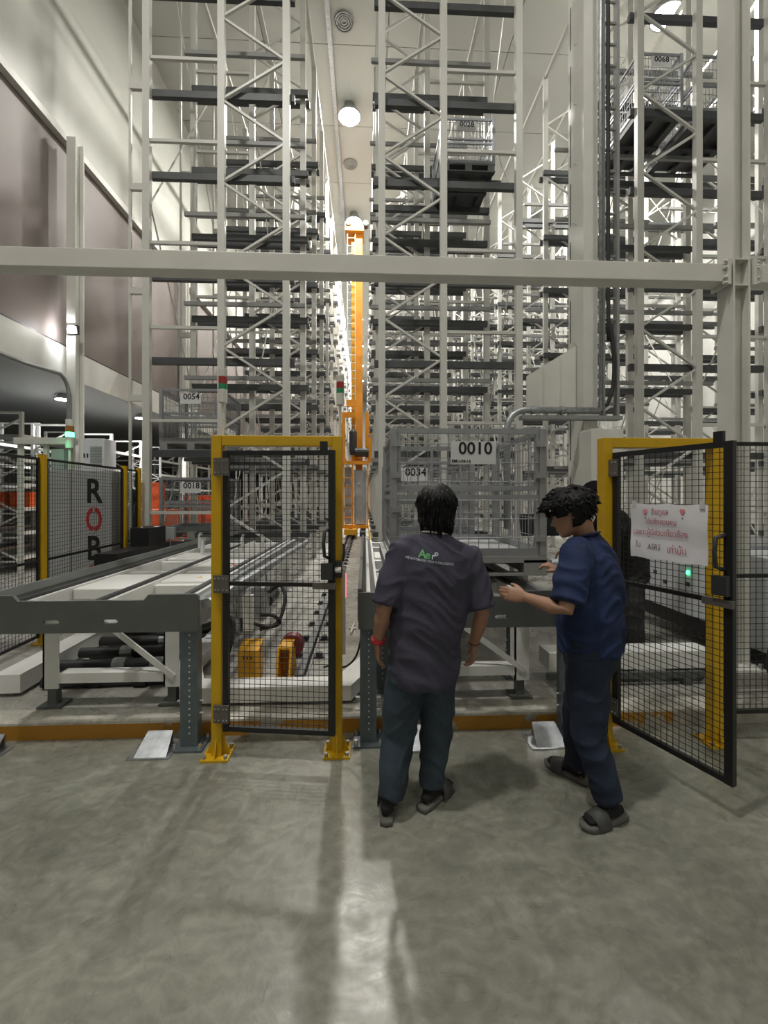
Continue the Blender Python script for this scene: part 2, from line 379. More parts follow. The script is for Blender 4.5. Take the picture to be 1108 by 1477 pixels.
# ---------------------------------------------------------------- storage racks
RY, PITCH, NF, RTOP = 7.0, 1.87, 24, 12.3
LEVELS = [0.86, 2.33, 3.82, 5.17, 6.80, 8.12, 9.74]
def channel(h):
    a, b, q = 0.055, 0.045, 0.006
    return MB().prism([(-a, -b), (a, -b), (a, b), (a - 0.03, b), (a - 0.03, b - q), (a - q, b - q), (a - q, -b + q), (-a + q, -b + q), (-a + q, b - q), (-a + 0.03, b - q), (-a + 0.03, b), (-a, b)], 'z', 0, h)
UPM = channel(RTOP - SLAB).mesh('upright')
FOOTM = MB().box(-0.09, 0.09, -0.08, 0.08, 0, 0.015).mesh('foot_plate')
def rack_row(xs, fp, zn, label, ndet, nf=NF, clear=None):
    t = thing('pallet_rack', label, 'rack', ((xs[0] + xs[2]) / 2, RY, SLAB), 'pallet rack rows')
    xa, xb = xs[fp], xs[fp + 1]; sp = (xs[0], xs[1]) if fp == 1 else (xs[1], xs[2])
    wd = xb - xa; half = 0.66; L = math.hypot(wd, half); ang = math.atan2(half, wd)
    brm = MB().bar((-L / 2, 0, 0), (L / 2, 0, 0), 0.04, 0.035).mesh('brace')
    stm = MB().box(sp[0], sp[1], -0.025, 0.025, -0.025, 0.025).mesh('strut')
    bx0, bx1 = xs[0] + (0.03 if fp == 1 else -0.12), xs[2] + (0.12 if fp == 1 else -0.03)
    bm_ = MB().prism([(-0.04, -0.055), (0.04, -0.055), (0.04, 0.055), (-0.04, 0.055)], 'x', bx0, bx1).mesh('support_beam')
    gx0, gx1 = xs[0] + (0.18 if fp == 1 else -0.16), xs[2] + (0.16 if fp == 1 else -0.18)
    gm = MB().box(gx0, gx1, -0.03, 0.03, -0.035, 0.035).mesh('support_rail')
    rl = math.hypot(PITCH, 2.9); ra = math.atan2(2.9, PITCH)
    rodm = MB().tube([(0, -rl / 2, 0), (0, rl / 2, 0)], 0.014, 5).mesh('tie_rod')
    far = {'upright': MB(), 'brace': MB(), 'support_beam': MB(), 'support_rail': MB(), 'strut': MB(), 'tie_rod': MB()}
    xo = xs[0] if fp == 1 else xs[2]
    for i in range(nf):
        y = RY + i * PITCH; det = i < ndet
        for x in xs:
            if det:
                inst('upright', UPM, 'rack', t, (x, y, SLAB)); 
                if i < 4: inst('foot_plate', FOOTM, 'galv', t, (x, y, SLAB))
            else: far['upright'].box(x - 0.055, x + 0.055, y - 0.045, y + 0.045, SLAB, RTOP)
        z = zn - half * int((zn - 0.3) / half); up = int((zn - z) / half + 0.5) % 2
        k = 0
        while z + half < RTOP:
            s = 1 if (k + up) % 2 == 0 else -1       # rising to the right or to the left
            zc = z + half / 2
            if det: inst('brace', brm, 'rack', t, ((xa + xb) / 2, y, zc), (0, -s * ang, 0))
            else: far['brace'].bar((xa, y, zc - s * half / 2), (xb, y, zc + s * half / 2), 0.04, 0.035)
            z += half; k += 1
        for lv in LEVELS:
            if det: inst('strut', stm, 'rack', t, (0, y + 0.02, lv + 0.52))
            else: far['strut'].box(sp[0], sp[1], y - 0.025, y + 0.025, lv + 0.495, lv + 0.545)
            if i < nf - 1:
                for dy in (0.09, 1.72):
                    if (i, lv) == clear and dy > 1: continue          # bay kept clear for the cage
                    if det: inst('support_beam', bm_, 'beam', t, (0, y + dy, lv))
                    else: far['support_beam'].box(bx0, bx1, y + dy - 0.04, y + dy + 0.04, lv - 0.055, lv + 0.055)
                if (i, lv) == clear: pass
                elif det: inst('support_rail', gm, 'gbeam', t, (0, y + 0.98, lv - 0.02))
                else: far['support_rail'].box(gx0, gx1, y + 0.95, y + 1.01, lv - 0.055, lv + 0.015)
        if i < nf - 1:
            for q, zz in enumerate((0.5, 3.4, 6.3, 9.2)):
                s = 1 if (i + q) % 2 == 0 else -1
                for x, dz in ((xo, 0), (xs[1], 0.3 if i % 2 else -10)):
                    if dz < -5 or zz + dz + 2.9 > RTOP + 0.1: continue
                    if det: inst('tie_rod', rodm, 'rack', t, (x + 0.05, y + PITCH / 2, zz + dz + 1.45), (s * ra, 0, 0))
                    else: far['tie_rod'].bar((x + 0.05, y, zz + dz + (0 if s > 0 else 2.9)), (x + 0.05, y + PITCH, zz + dz + (2.9 if s > 0 else 0)), 0.025, 0.025)
    if fp == 1:                                                     # slim stays between the row and the wall
        stay = MB().box(-0.018, 0.018, -0.018, 0.018, 0, RTOP - SLAB).mesh('wall_stay')
        spm = MB().box(0, 0.25, -0.03, 0.03, -0.05, 0.05).mesh('stay_bracket')
        for i in range(ndet):
            inst('wall_stay', stay, 'rack', t, (xs[0] - 0.26, RY + i * PITCH, SLAB))
            for z in (3.2, 4.9, 6.55, 8.15, 9.7): inst('stay_bracket', spm, 'rack', t, (xs[0] - 0.26, RY + i * PITCH, z))
    # long top ties along the row
    for x in xs: MB().box(x - 0.04, x + 0.04, RY, RY + (nf - 1) * PITCH, RTOP - 0.08, RTOP).build('top_tie', 'rack', t)
    for nm, b in far.items():
        if b.v: stuff(b.build(nm, {'support_beam': 'beam', 'support_rail': 'gbeam'}.get(nm, 'rack'), t))
    return t
XA, XB, XC = (-3.47, -2.30, -1.27), (0.27, 1.28, 2.53), (4.58, 5.59, 6.85)
rack_row(XA, 1, 8.0, 'tall white pallet rack row between the taupe wall and the crane aisle', 11)
rb = rack_row(XB, 0, 7.2, 'tall white pallet rack row bordering the crane aisle, behind the clad white column', 11, clear=(0, 8.12))
rack_row(XC, 0, 7.1, 'tall white pallet rack row behind the open mesh gate and the H-column', 11)
rack_row((8.45, 9.46, 10.7), 0, 7.4, 'white pallet rack row nearest the far side wall, beyond the other racks', 4, 18)

for y in (7.85, 8.60): MB().box(XB[0] - 0.12, XB[2] - 0.03, y - 0.04, y + 0.04, 7.345, 7.455).build('support_beam', 'beam', rb)
# ---------------------------------------------------------------- mesh cage pallets
def cage(label, x0, x1, y0, y1, z0, h, code, small=None, detail=False, pal='pallet', group=None, sx=0.5, front_only=False):
    t = thing('cage_pallet', label, 'cage', ((x0 + x1) / 2, (y0 + y1) / 2, z0), group)
    ph = 0.15; zb = z0 + ph; zt = zb + h; p = 0.028
    pb = MB()
    for yy in (y0 + 0.04, (y0 + y1) / 2, y1 - 0.04): pb.box(x0, x1, yy - 0.045, yy + 0.045, z0, z0 + 0.02)
    for xx in (x0 + 0.07, (x0 + x1) / 2, x1 - 0.07):
        pb.box(xx - (0.11 if detail else 0.06), xx + (0.11 if detail else 0.06), y0, y1, z0 + 0.02, z0 + ph - 0.03)
    pb.box(x0, x1, y0, y1, z0 + ph - (0.05 if detail else 0.03), z0 + ph)
    pb.build('pallet_base', pal, t)
    for (x, y) in ((x0 + p, y0 + p), (x1 - p, y0 + p), (x0 + p, y1 - p), (x1 - p, y1 - p)):
        MB().box(x - p, x + p, y - p, y + p, zb, zt).build('corner_post', 'cage', t, bevel=0.004 if detail else 0)
    mid = zb + h * 0.50
    for z, th in ((zb + 0.03, 0.03), (mid - 0.036, 0.018), (mid + 0.034, 0.018), (zt - 0.02, 0.02)):
        for y in (y0 + p, y1 - p): MB().box(x0 + 2 * p, x1 - 2 * p, y - 0.014, y + 0.014, z - th, z + th).build('rail', 'cage', t)
        for x in (x0 + p, x1 - p): MB().box(x - 0.014, x + 0.014, y0 + 2 * p, y1 - 2 * p, z - th, z + th).build('rail', 'cage', t)
    def wires(axis, n, c, pitch_h):
        j = MB()
        a0, a1 = (x0, x1) if axis == 'x' else (y0, y1)
        vm = MB().tube([(0, 0, 0), (0, 0, zt - zb - 0.05)], 0.0032, 4).mesh('wire') if detail else None
        for i in range(1, n):
            a = a0 + 2 * p + (a1 - a0 - 4 * p) * i / n
            pos = (a, c, zb + 0.03) if axis == 'x' else (c, a, zb + 0.03)
            if detail: inst('wire', vm, 'cage', t, pos)
            else: j.bar(pos, (pos[0], pos[1], zt - 0.02), 0.006, 0.006)
        z = zb + pitch_h
        while z < zt - 0.05:
            A = (x0 + p, c - 0.004, z) if axis == 'x' else (c - 0.004, y0 + p, z)
            B = (x1 - p, c - 0.004, z) if axis == 'x' else (c - 0.004, y1 - p, z)
            if detail: MB().tube([A, B], 0.0035, 4).build('wire', 'cage', t)
            else: j.bar(A, B, 0.007, 0.007)
            z += pitch_h
        if j.v: stuff(j.build('wire_mesh', 'cage', t))
    w_ = x1 - x0; d_ = y1 - y0
    wires('x', 14, y0 + p - 0.01, 0.145); wires('x', 14, y1 - p + 0.01, 0.145)
    wires('y', 18, x0 + p, 0.145); wires('y', 18, x1 - p, 0.145)
    if detail:
        for x, s in ((x0 + 2 * p, 1), (x1 - 2 * p, -1)):
            for (za, zc) in ((zb + 0.06, mid - 0.054), (mid + 0.052, zt - 0.04)):
                MB().box(x, x + s * 0.026, y0 + p - 0.013, y0 + p + 0.013, za, zc).build('gate_stile', 'cage', t)
                for f in (0.2, 0.8):
                    z = za + (zc - za) * f
                    MB().box(x - s * 0.045, x + s * 0.03, y0 - 0.012, y0 + 0.012, z - 0.022, z + 0.022).build('hinge', 'cage', t)
        MB().box(x0 + 0.05, x1 - 0.05, y0 + 0.05, y1 - 0.05, zb - 0.002, zb + 0.006).build('deck', 'sign', t)
        for x in (x0 + 0.42 * w_, x0 + 0.67 * w_):
            MB().box(x - 0.012, x + 0.012, y1 - p - 0.012, y1 - p + 0.012, zb, zt).build('rear_stile', 'cage', t)
    sw, sh = (0.35, 0.175) if detail else (0.33, 0.17)
    cx = x0 + w_ * sx; cz = zt - 0.19 if detail else zt - 0.17
    sg = MB().box(cx - sw / 2, cx + sw / 2, y0 - 0.012, y0 - 0.006, cz - sh / 2, cz + sh / 2).build('number_plate', 'sign', t)
    text('plate_number', code, 0.132, 'ink', sg, (cx + 0.015, y0 - 0.014, cz + 0.03), bold=0.018)
    if small: text('plate_code', small, 0.032, 'ink', sg, (cx - 0.095, y0 - 0.014, cz - 0.065), bold=0.02)
    return t
cage('grey wire cage pallet numbered 0010 on the conveyor beside the two walking men', 0.19, 1.41, 3.28, 4.55, 1.03, 0.99, '0010', 'EMU-04-16', True, 'gbeam', sx=0.525)
cage('grey wire cage pallet numbered 0034 behind the cage numbered 0010', 0.25, 1.35, 5.25, 6.45, 0.975, 0.95, '0034', None, False, 'slate', sx=0.32)
G = 'cage pallets stored in the racks'
cage('grey cage pallet numbered 0054 stored in the rack above the cage numbered 0018', -3.36, -2.34, 7.16, 8.2, 2.385, 0.87, '0054', None, False, 'gbeam', G)
cage('grey cage pallet numbered 0018 stored low in the rack behind the yellow fence post', -3.36, -2.34, 7.16, 8.2, 0.93, 0.87, '0018', None, False, 'gbeam', G)
cage('cage pallet numbered 0028 on a dark pallet high in the rack beside the crane aisle', 1.37, 2.33, 7.62, 8.80, 7.455, 0.82, '0028', None, False, 'pallet', G, 0.45)
cage('cage pallet numbered 0068 on a long dark pallet high in the rack behind the H-column', 4.68, 5.50, 7.2, 8.55, 8.175, 0.98, '0068', None, False, 'pallet', G)
cage('cage pallet on a dark pallet next to the cage numbered 0068', 5.72, 6.75, 7.2, 8.55, 8.175, 0.98, '', None, False, 'pallet', G)

# ---------------------------------------------------------------- stacker crane and its rail
CY = 16.0
t = thing('stacker_crane', 'orange stacker crane with a tall mast and ladder standing on the aisle rail', 'crane', (-0.4, CY, 0.3))
o_ = 'orange'
MB().box(-0.36, -0.10, CY + 0.1, CY + 0.45, 0.45, 11.7).build('mast', o_, t, bevel=0.01)
MB().box(-0.52, -0.36, CY + 0.2, CY + 0.36, 2.9, 11.5).build('mast', 'amber', t)
for x in (-0.66, -0.37): MB().box(x - 0.015, x + 0.015, CY + 0.0, CY + 0.03, 3.3, 11.4).build('ladder_rail', 'white', t)
rg = MB().cyl((-0.145, 0, 0), (0.145, 0, 0), 0.014, 6).mesh('ladder_rung')
for i in range(28): inst('ladder_rung', rg, 'white', t, (-0.515, CY + 0.015, 3.4 + i * 0.29))
MB().box(-0.75, -0.05, CY - 0.1, CY + 0.8, 11.45, 11.75).build('mast_head', o_, t)
for x in (-0.62, 0.02): MB().cyl((x, CY - 0.14, 11.72), (x, CY + 0.1, 11.72), 0.11, 14).build('guide_wheel', 'dark', t)
# upper hoist frame
for x in (-0.80, 0.16): MB().box(x - 0.06, x + 0.06, CY - 0.1, CY + 0.05, 2.9, 4.7 if x < 0 else 3.9).build('hoist_post', o_, t)
MB().box(-0.86, -0.36, CY - 0.06, CY + 0.02, 4.55, 4.75).build('hoist_beam', o_, t)
MB().box(-0.70, -0.36, CY - 0.06, CY + 0.02, 4.95, 5.2).build('hoist_beam', o_, t)
MB().prism([(0.0, 2.95), (0.24, 3.3), (0.24, 3.75), (0.12, 4.75), (0.0, 4.75)], 'y', CY - 0.05, CY + 0.1).build('counter_plate', o_, t)
MB().tube([(-0.45, CY - 0.12, 3.15), (-0.45, CY - 0.12, 3.3), (-0.45, CY - 0.12, 4.0), (-0.45, CY - 0.12, 4.1)], [0.10, 0.14, 0.14, 0.07], 12).build('hoist_motor', 'dark', t)
MB().cyl((-0.38, CY - 0.12, 3.25), (0.12, CY - 0.12, 3.25), 0.17, 14).build('gearbox', 'dark', t)
MB().box(-0.66, -0.52, CY - 0.12, CY - 0.04, 2.95, 3.6).build('junction_box', 'sign', t)
# cabinet cage
for x in (-0.80, -0.46, 0.09): MB().box(x - 0.025, x + 0.025, CY - 0.30, CY - 0.25, 0.5, 2.9).build('cage_post', o_, t)
for z in (0.52, 2.86): MB().box(-0.82, 0.12, CY - 0.32, CY + 0.1, z - 0.06, z + 0.06).build('cage_beam', o_, t)
for i in range(6): MB().box(-0.80, -0.46, CY - 0.29, CY - 0.26, 0.85 + i * 0.36, 0.88 + i * 0.36).build('step', o_, t)
cb = MB().box(-0.42, 0.05, CY - 0.2, CY + 0.08, 0.6, 2.6).build('electric_cabinet', 'greytxt', t)
MB().box(-0.36, -0.35, CY - 0.206, CY - 0.2, 0.65, 2.5).build('door_gap', 'dark', cb)
MB().box(-0.07, 0.03, CY - 0.21, CY - 0.2, 2.55, 2.7).build('label_plate', 'sign', cb)
MB().cyl((-0.22, CY - 0.22, 2.1), (-0.22, CY - 0.2, 2.1), 0.04, 10).build('rotary_switch', 'sign', cb)
MB().box(-0.76, -0.50, CY - 0.15, CY + 0.05, 0.6, 2.7).build('side_cabinet', 'greytxt', t)
MB().box(-0.70, -0.62, CY - 0.16, CY - 0.15, 2.0, 2.1).build('meter', 'sign', t)
MB().box(-0.74, -0.3, CY - 1.0, CY + 2.2, 0.28, 0.46).build('base_beam', 'amber', t)
for y in (CY - 0.6, CY + 1.8):
    MB().cyl((-0.58, y, 0.352), (-0.46, y, 0.352), 0.13, 16).build('drive_wheel', 'dark', t)
    MB().cyl((-0.2, y, 0.30), (0.02, y, 0.30), 0.12, 14).build('guide_wheel', 'dark', t)

XR = -0.53
t = thing('crane_rail', 'dark steel crane rail with clips running along the aisle floor', 'rail', (XR, 4, SLAB))
MB().prism([(XR - 0.05, SLAB), (XR + 0.05, SLAB), (XR + 0.05, SLAB + 0.012), (XR + 0.012, SLAB + 0.02), (XR + 0.012, SLAB + 0.075), (XR + 0.03, SLAB + 0.08), (XR + 0.03, SLAB + 0.1), (XR - 0.03, SLAB + 0.1), (XR - 0.03, SLAB + 0.08), (XR - 0.012, SLAB + 0.075), (XR - 0.012, SLAB + 0.02), (XR - 0.05, SLAB + 0.012)], 'y', 3.45, 55).build('rail_profile', 'rail', t)
cm_ = MB().box(-0.14, 0.14, -0.035, 0.035, 0, 0.014).mesh('clip_plate')
cb_ = MB().box(-0.03, 0.03, -0.025, 0.025, 0.014, 0.045).mesh('clip')
far = MB()
for i in range(100):
    y = 4.1 + i * 0.5
    if i < 50:
        o = inst('clip_plate', cm_, 'dark', t, (XR, y, SLAB))
        for s in (-1, 1): inst('clip', cb_, 'dark', t, (XR + s * 0.095, y, SLAB))
    else: far.box(XR - 0.14, XR + 0.14, y - 0.035, y + 0.035, SLAB, SLAB + 0.02)
stuff(far.build('clip_plate', 'dark', t))

# end stop and control box in the aisle
t = thing('rail_buffer', 'yellow steel end stop with a round maroon rubber buffer at the rail end', 'end stop', (-0.62, 3.5, SLAB))
for x in (-0.70, -0.60): MB().prism([(3.42, SLAB), (3.75, SLAB), (3.70, 0.36), (3.58, 0.42), (3.50, 0.42), (3.42, 0.2)], 'x', x - 0.008, x + 0.008).build('side_plate', 'amber', t)
MB().box(-0.70, -0.60, 3.50, 3.70, 0.405, 0.425).build('top_plate', 'amber', t)
MB().box(-0.70, -0.60, 3.68, 3.70, SLAB, 0.41).build('back_plate', 'amber', t)
MB().box(-0.72, -0.58, 3.40, 3.74, SLAB, SLAB + 0.015).build('base_plate', 'amber', t)
MB().cyl((-0.63, 3.70, 0.36), (-0.63, 3.80, 0.36), 0.10, 20).build('rubber_buffer', 'maroon', t, smooth=False)
t = thing('yellow_box', 'yellow steel box with a sloped lid on the aisle floor behind the closed gate', 'box', (-0.95, 3.62, SLAB))
MB().prism([(3.55, SLAB), (3.72, SLAB), (3.72, 0.43), (3.55, 0.385)], 'x', -1.04, -0.87).build('body', 'amber', t, bevel=0.004)
for i in range(3):
    MB().box(-0.995 + i * 0.03, -0.985 + i * 0.03, 3.545, 3.552, 0.315, 0.34).build('slot', 'dark', t)
t = thing('floor_bolt', 'small white peg lying on the aisle floor beside the rail', 'peg', (-0.17, 4.9, SLAB))
MB().cyl((-0.16, 4.75, SLAB + 0.02), (-0.13, 5.1, SLAB + 0.02), 0.014, 8).build('shaft', 'white', t)
MB().cyl((-0.19, 4.93, SLAB + 0.015), (-0.10, 4.93, SLAB + 0.015), 0.012, 8).build('cross_pin', 'white', t)
t = thing('guard_rail', 'long thin yellow guard rail along the aisle side of the rack foot', 'rail', (0.16, 8, SLAB))
MB().box(0.13, 0.17, 4.7, 22, 0.40, 0.47).build('rail_bar', 'yellow', t)
pm = MB().box(-0.02, 0.02, -0.02, 0.02, 0, 0.30).mesh('rail_post')
for i in range(9): inst('rail_post', pm, 'yellow', t, (0.15, 5.0 + i * 2, SLAB))

# ---------------------------------------------------------------- yellow gate frames
def gate_frame(xl, xr, label):
    yc = 2.78
    t = thing('yellow_gateway', label, 'gate frame', ((xl + xr) / 2, yc, 0))
    for x in (xl, xr):
        p = MB().box(x - 0.032, x + 0.032, yc - 0.04, yc + 0.04, 0.012, 2.03).build('post', 'yellow', t, bevel=0.004)
        bp = MB().box(x - 0.085, x + 0.085, yc - 0.085, yc + 0.085, 0.0, 0.014).build('base_plate', 'yellow', p)
        for s in (-1, 1): MB().prism([(x + s * 0.032, 0.014), (x + s * 0.075, 0.014), (x + s * 0.032, 0.12)] if s > 0 else [(x - 0.032, 0.12), (x - 0.075, 0.014), (x - 0.032, 0.014)], 'y', yc - 0.004, yc + 0.004).build('gusset', 'yellow', p)
        MB().prism([(yc - 0.04, 0.12), (yc - 0.08, 0.014), (yc - 0.04, 0.014)], 'x', x - 0.004, x + 0.004).build('gusset', 'yellow', p)
        for s in (-1, 1):
            for q in (-1, 1): MB().cyl((x + s * 0.065, yc + q * 0.065, 0.012), (x + s * 0.065, yc + q * 0.065, 0.035), 0.012, 6).build('anchor_bolt', 'galv', p)
    MB().box(xl + 0.032, xr - 0.032, yc - 0.035, yc + 0.035, 1.965, 2.03).build('lintel', 'yellow', t, bevel=0.004)
    return t
gate_frame(-0.935, -0.18, 'yellow steel gate frame holding the closed black mesh gate')
gate_frame(1.585, 2.335, 'yellow steel gate frame holding the open mesh gate with the paper notice')
def wire_grid(w_, h_, p, r=0.0030):
    b = MB(); n = max(2, round(w_ / p)); k = max(2, round(h_ / p))
    for i in range(1, n): b.bar((w_ * i / n, 0, 0), (w_ * i / n, 0, h_), r, r)
    for i in range(1, k): b.bar((0, r, h_ * i / k), (w_, r, h_ * i / k), r, r)
    return b
def gate_door(label, loc, rz, W=0.70):
    H, z0 = 1.755, 0.175
    t = thing('mesh_gate', label, 'gate')
    for x in (0.016, W - 0.02): MB().box(x - 0.017, x + 0.017 + (0.006 if x > 0.1 else 0), -0.017, 0.017, z0, z0 + H).build('stile', 'black', t)
    for z, th in ((z0 + 0.015, 0.015), (z0 + H - 0.015, 0.015), (z0 + H * 0.527, 0.012)): MB().box(0.033, W - 0.037, -0.014, 0.014, z - th, z + th).build('rail', 'black', t)
    g = wire_grid(W - 0.06, H - 0.04, 0.0345); g.v = [(x + 0.03, y, z + z0 + 0.02) for (x, y, z) in g.v]
    stuff(g.build('wire_mesh', 'black', t))
    MB().box(W - 0.09, W - 0.045, -0.012, 0.012, z0 + H, z0 + H + 0.055).build('top_stop', 'black', t)
    for z in (z0 + H - 0.10, z0 + H * 0.527, z0 + 0.115):
        h = MB().box(-0.052, -0.006, -0.035, -0.024, z - 0.055, z + 0.055).box(0.0, 0.045, -0.035, -0.024, z - 0.055, z + 0.055).cyl((-0.003, -0.03, z - 0.055), (-0.003, -0.03, z + 0.055), 0.008, 8).build('hinge', 'hinge', t)
        for x in (-0.04, -0.018, 0.012, 0.034):
            for dz in (-0.035, 0.035): MB().cyl((x, -0.035, z + dz), (x, -0.039, z + dz), 0.005, 6).build('rivet', 'chrome', h)
    zc = z0 + H * 0.675
    MB().tube([(W - 0.03, -0.02, zc + 0.09), (W - 0.05, -0.06, zc + 0.075), (W - 0.055, -0.065, zc), (W - 0.05, -0.06, zc - 0.075), (W - 0.03, -0.02, zc - 0.09)], 0.011, 8).build('pull_handle', 'dark', t, smooth=True)
    MB().box(W - 0.075, W - 0.005, -0.055, -0.017, zc - 0.22, zc - 0.12).build('lock_case', 'dark', t)
    MB().box(W - 0.13, W + 0.012, -0.04, -0.014, z0 + H * 0.527 - 0.02, z0 + H * 0.527 + 0.018).build('latch_bar', 'hinge', t)
    place(t, loc, rz); return t
gate_door('closed black mesh gate between two yellow posts in front of the aisle', (-0.888, 2.745, 0), -math.radians(7), 0.705)
gd = gate_door('open black wire mesh gate carrying a white handwritten paper notice', (1.625, 2.735, 0), -math.radians(69), 0.68)
# latch receiver on the yellow post of the closed gate
t = thing('gate_latch', 'copper and black gate latch switch clamped on the yellow post', 'latch', (-0.18, 2.72, 1.20))
MB().box(-0.215, -0.145, 2.68, 2.742, 1.14, 1.24).build('switch_body', 'dark', t)
MB().cyl((-0.27, 2.70, 1.195), (-0.215, 2.70, 1.195), 0.017, 10).build('bolt', 'copper', t)
MB().cyl((-0.215, 2.675, 1.19), (-0.15, 2.675, 1.19), 0.02, 10).build('clamp', 'chrome', t)
MB().tube([(-0.14, 2.71, 1.24), (-0.132, 2.70, 1.31), (-0.135, 2.70, 1.35)], 0.008, 6).build('lever', 'dark', t)
t = thing('indicator_strip', 'glowing red indicator strip on the edge of the yellow gate post', 'light', (-0.135, 2.81, 0.93))
MB().box(-0.147, -0.128, 2.80, 2.82, 0.62, 1.18).build('housing', 'sign', t)
MB().box(-0.1275, -0.124, 2.80, 2.82, 0.99, 1.14).build('light_strip', 'redlit', t)

# paper notice on the open gate (built in gate coordinates, then placed with the gate's transform)
NT = thing('paper_notice', 'white paper with red handwritten Thai notice taped to the open mesh gate', 'notice')
pw, ph_ = 0.44, 0.325
px0, pz0 = 0.13, 1.275
pp = MB(); nx, nz = 12, 8; vs_ = []; fs_ = []
for side in (0, 1):
    for i in range(nx + 1):
        for j in range(nz + 1):
            x = px0 + pw * i / nx; z = pz0 + ph_ * j / nz
            vs_.append((x, -0.020 - 0.004 * math.sin(3 * i / nx + j) - 0.0008 * side, z + 0.004 * math.sin(i * 1.3)))
def idx(s, i, j): return s * (nx + 1) * (nz + 1) + i * (nz + 1) + j
for i in range(nx):
    for j in range(nz):
        for s in (0, 1): fs_.append((idx(s, i, j), idx(s, i + 1, j), idx(s, i + 1, j + 1), idx(s, i, j + 1)))
pp.add(vs_, fs_).build('sheet', 'paper', NT, smooth=True)
def note(s, size, x, z, m='pen', sx=0.72, **k):
    inst('handwriting', text_mesh('handwriting', s, size, ext=0.0003, **k), m, NT, (px0 + pw * x, -0.0265, pz0 + ph_ * z), (PI / 2, 0, 0)).scale = (sx, 1, 1)
note('ยินดูแล', 0.048, 0.42, 0.86, bold=-0.008)
note('บันทึกควบคุม', 0.046, 0.44, 0.68, bold=-0.008)
note('เฉพาะผู้มีส่วนเกี่ยวข้อง', 0.050, 0.41, 0.48, bold=-0.008)
note('ใน', 0.048, 0.12, 0.24, 'greypen', bold=-0.008); note('ASRS', 0.050, 0.34, 0.22, 'greypen', shear=0.1, bold=-0.008); note('เท่านั้น', 0.060, 0.64, 0.20, bold=-0.008)
for hx, hz in ((0.22, 0.86), (0.71, 0.88)):
    cx, cz = px0 + pw * hx, pz0 + ph_ * hz
    hp = [(cx + 0.0013 * 16 * math.sin(a) ** 3 * 0.7, cz + 0.0013 * (13 * math.cos(a) - 5 * math.cos(2 * a) - 2 * math.cos(3 * a) - math.cos(4 * a))) for a in [2 * PI * i / 24 for i in range(24)]]
    MB().prism(hp, 'y', -0.0268, -0.0262).build('heart_drawing', 'pinkpen', NT)
    MB().cyl((cx, -0.0268, cz - 0.037), (cx, -0.026, cz - 0.037), 0.004, 8).build('dot', 'greypen', NT)
for (sx_, sz_) in ((0.06, 1.0), (0.94, 1.0)):
    MB().box(px0 + pw * sx_ - 0.012, px0 + pw * sx_ + 0.012, -0.0275, -0.016, pz0 + ph_ * sz_ - 0.02, pz0 + ph_ * sz_ + 0.02).build('tape', 'sign', NT)
place(NT, gd.location, gd.rotation_euler.z)

# signal towers above the closed gate
def signal_tower(x, y, z, label, pole, lit=None, s=1.0):
    t = thing('signal_tower', label, 'signal light', (x, y, z), 'stack lights')
    MB().cyl((x, y, z), (x, y, z + pole), 0.010 * s, 8).build('pole', 'white', t)
    q = z + pole; r = 0.028 * s
    for nm, m, h in (('base', 'white', 0.085), ('green_lens', 'greenlit' if lit else 'green', 0.035), ('red_lens', 'amberlens' if lit else 'red', 0.048), ('top_cap', 'white', 0.05)):
        MB().lathe((x, y, q), [(r * 0.98, 0), (r, 0.003), (r, h * s - 0.003), (r * 0.97, h * s)], 16).build(nm, m, t); q += h * s
    return t
signal_tower(-0.925, 2.84, 2.02, 'white stack light with red and green lenses above the hinge post of the closed gate', 0.235)
signal_tower(-0.165, 2.84, 2.02, 'white stack light with red and green lenses above the latch post of the closed gate', 0.225, None, 0.9)

# ---------------------------------------------------------------- fence panels
def fence_panel(a, b, label, group=None, z0=0.20, z1=2.04, mid=0.98):
    a = Vector((a[0], a[1], 0)); b = Vector((b[0], b[1], 0)); W = (b - a).length
    t = thing('mesh_fence', label, 'fence', (0, 0, 0), group); H = z1 - z0
    for x in (0.012, W - 0.012): MB().box(x - 0.012, x + 0.012, -0.012, 0.012, z0, z1).build('stile', 'black', t)
    for z in (z0, mid - 0.01, z1 - 0.025): MB().box(0.024, W - 0.024, -0.012, 0.012, z, z + 0.025).build('rail', 'black', t)
    g = wire_grid(W - 0.03, H - 0.03, 0.042); g.v = [(x + 0.015, y, z + z0 + 0.015) for (x, y, z) in g.v]
    stuff(g.build('wire_mesh', 'black', t))
    place(t, a, math.atan2(b.y - a.y, b.x - a.x)); return t
def fence_post(x, y, z0, z1, label, group=None):
    t = thing('fence_post', label, 'post', (x, y, z0), group)
    MB().box(x - 0.03, x + 0.03, y - 0.03, y + 0.03, z0, z1).build('tube', 'yellow', t, bevel=0.004)
    MB().box(x - 0.07, x + 0.07, y - 0.07, y + 0.07, z0, z0 + 0.012).build('base_plate', 'yellow', t)
    MB().box(x - 0.032, x + 0.032, y - 0.032, y + 0.032, z1, z1 + 0.006).build('cap', 'amber', t)
    return t
FP = [(-3.28, 3.25), (-3.34, 4.6), (-3.44, 6.3), (-3.50, 6.80)]
gq = 'black mesh fence panels along the machine cell'
lab = ['black mesh fence panel on the loading floor side of the machine cell', 'black mesh fence panel in front of the grey lettered machine panel', 'black mesh fence panel next to the pallet rack foot']
for i in range(3): fence_panel((FP[i][0], FP[i][1] + (0.05 if i else 0)), (FP[i + 1][0], FP[i + 1][1] - 0.05), lab[i], gq)
lab = ['yellow fence post standing before the grey lettered machine panel', 'yellow fence post between the lettered panel and the rack', 'slim yellow fence post by the cage numbered 0018']
for i in range(1, 4): fence_post(FP[i][0], FP[i][1], SLAB, 2.07, lab[i - 1], 'yellow posts of the machine cell fence')
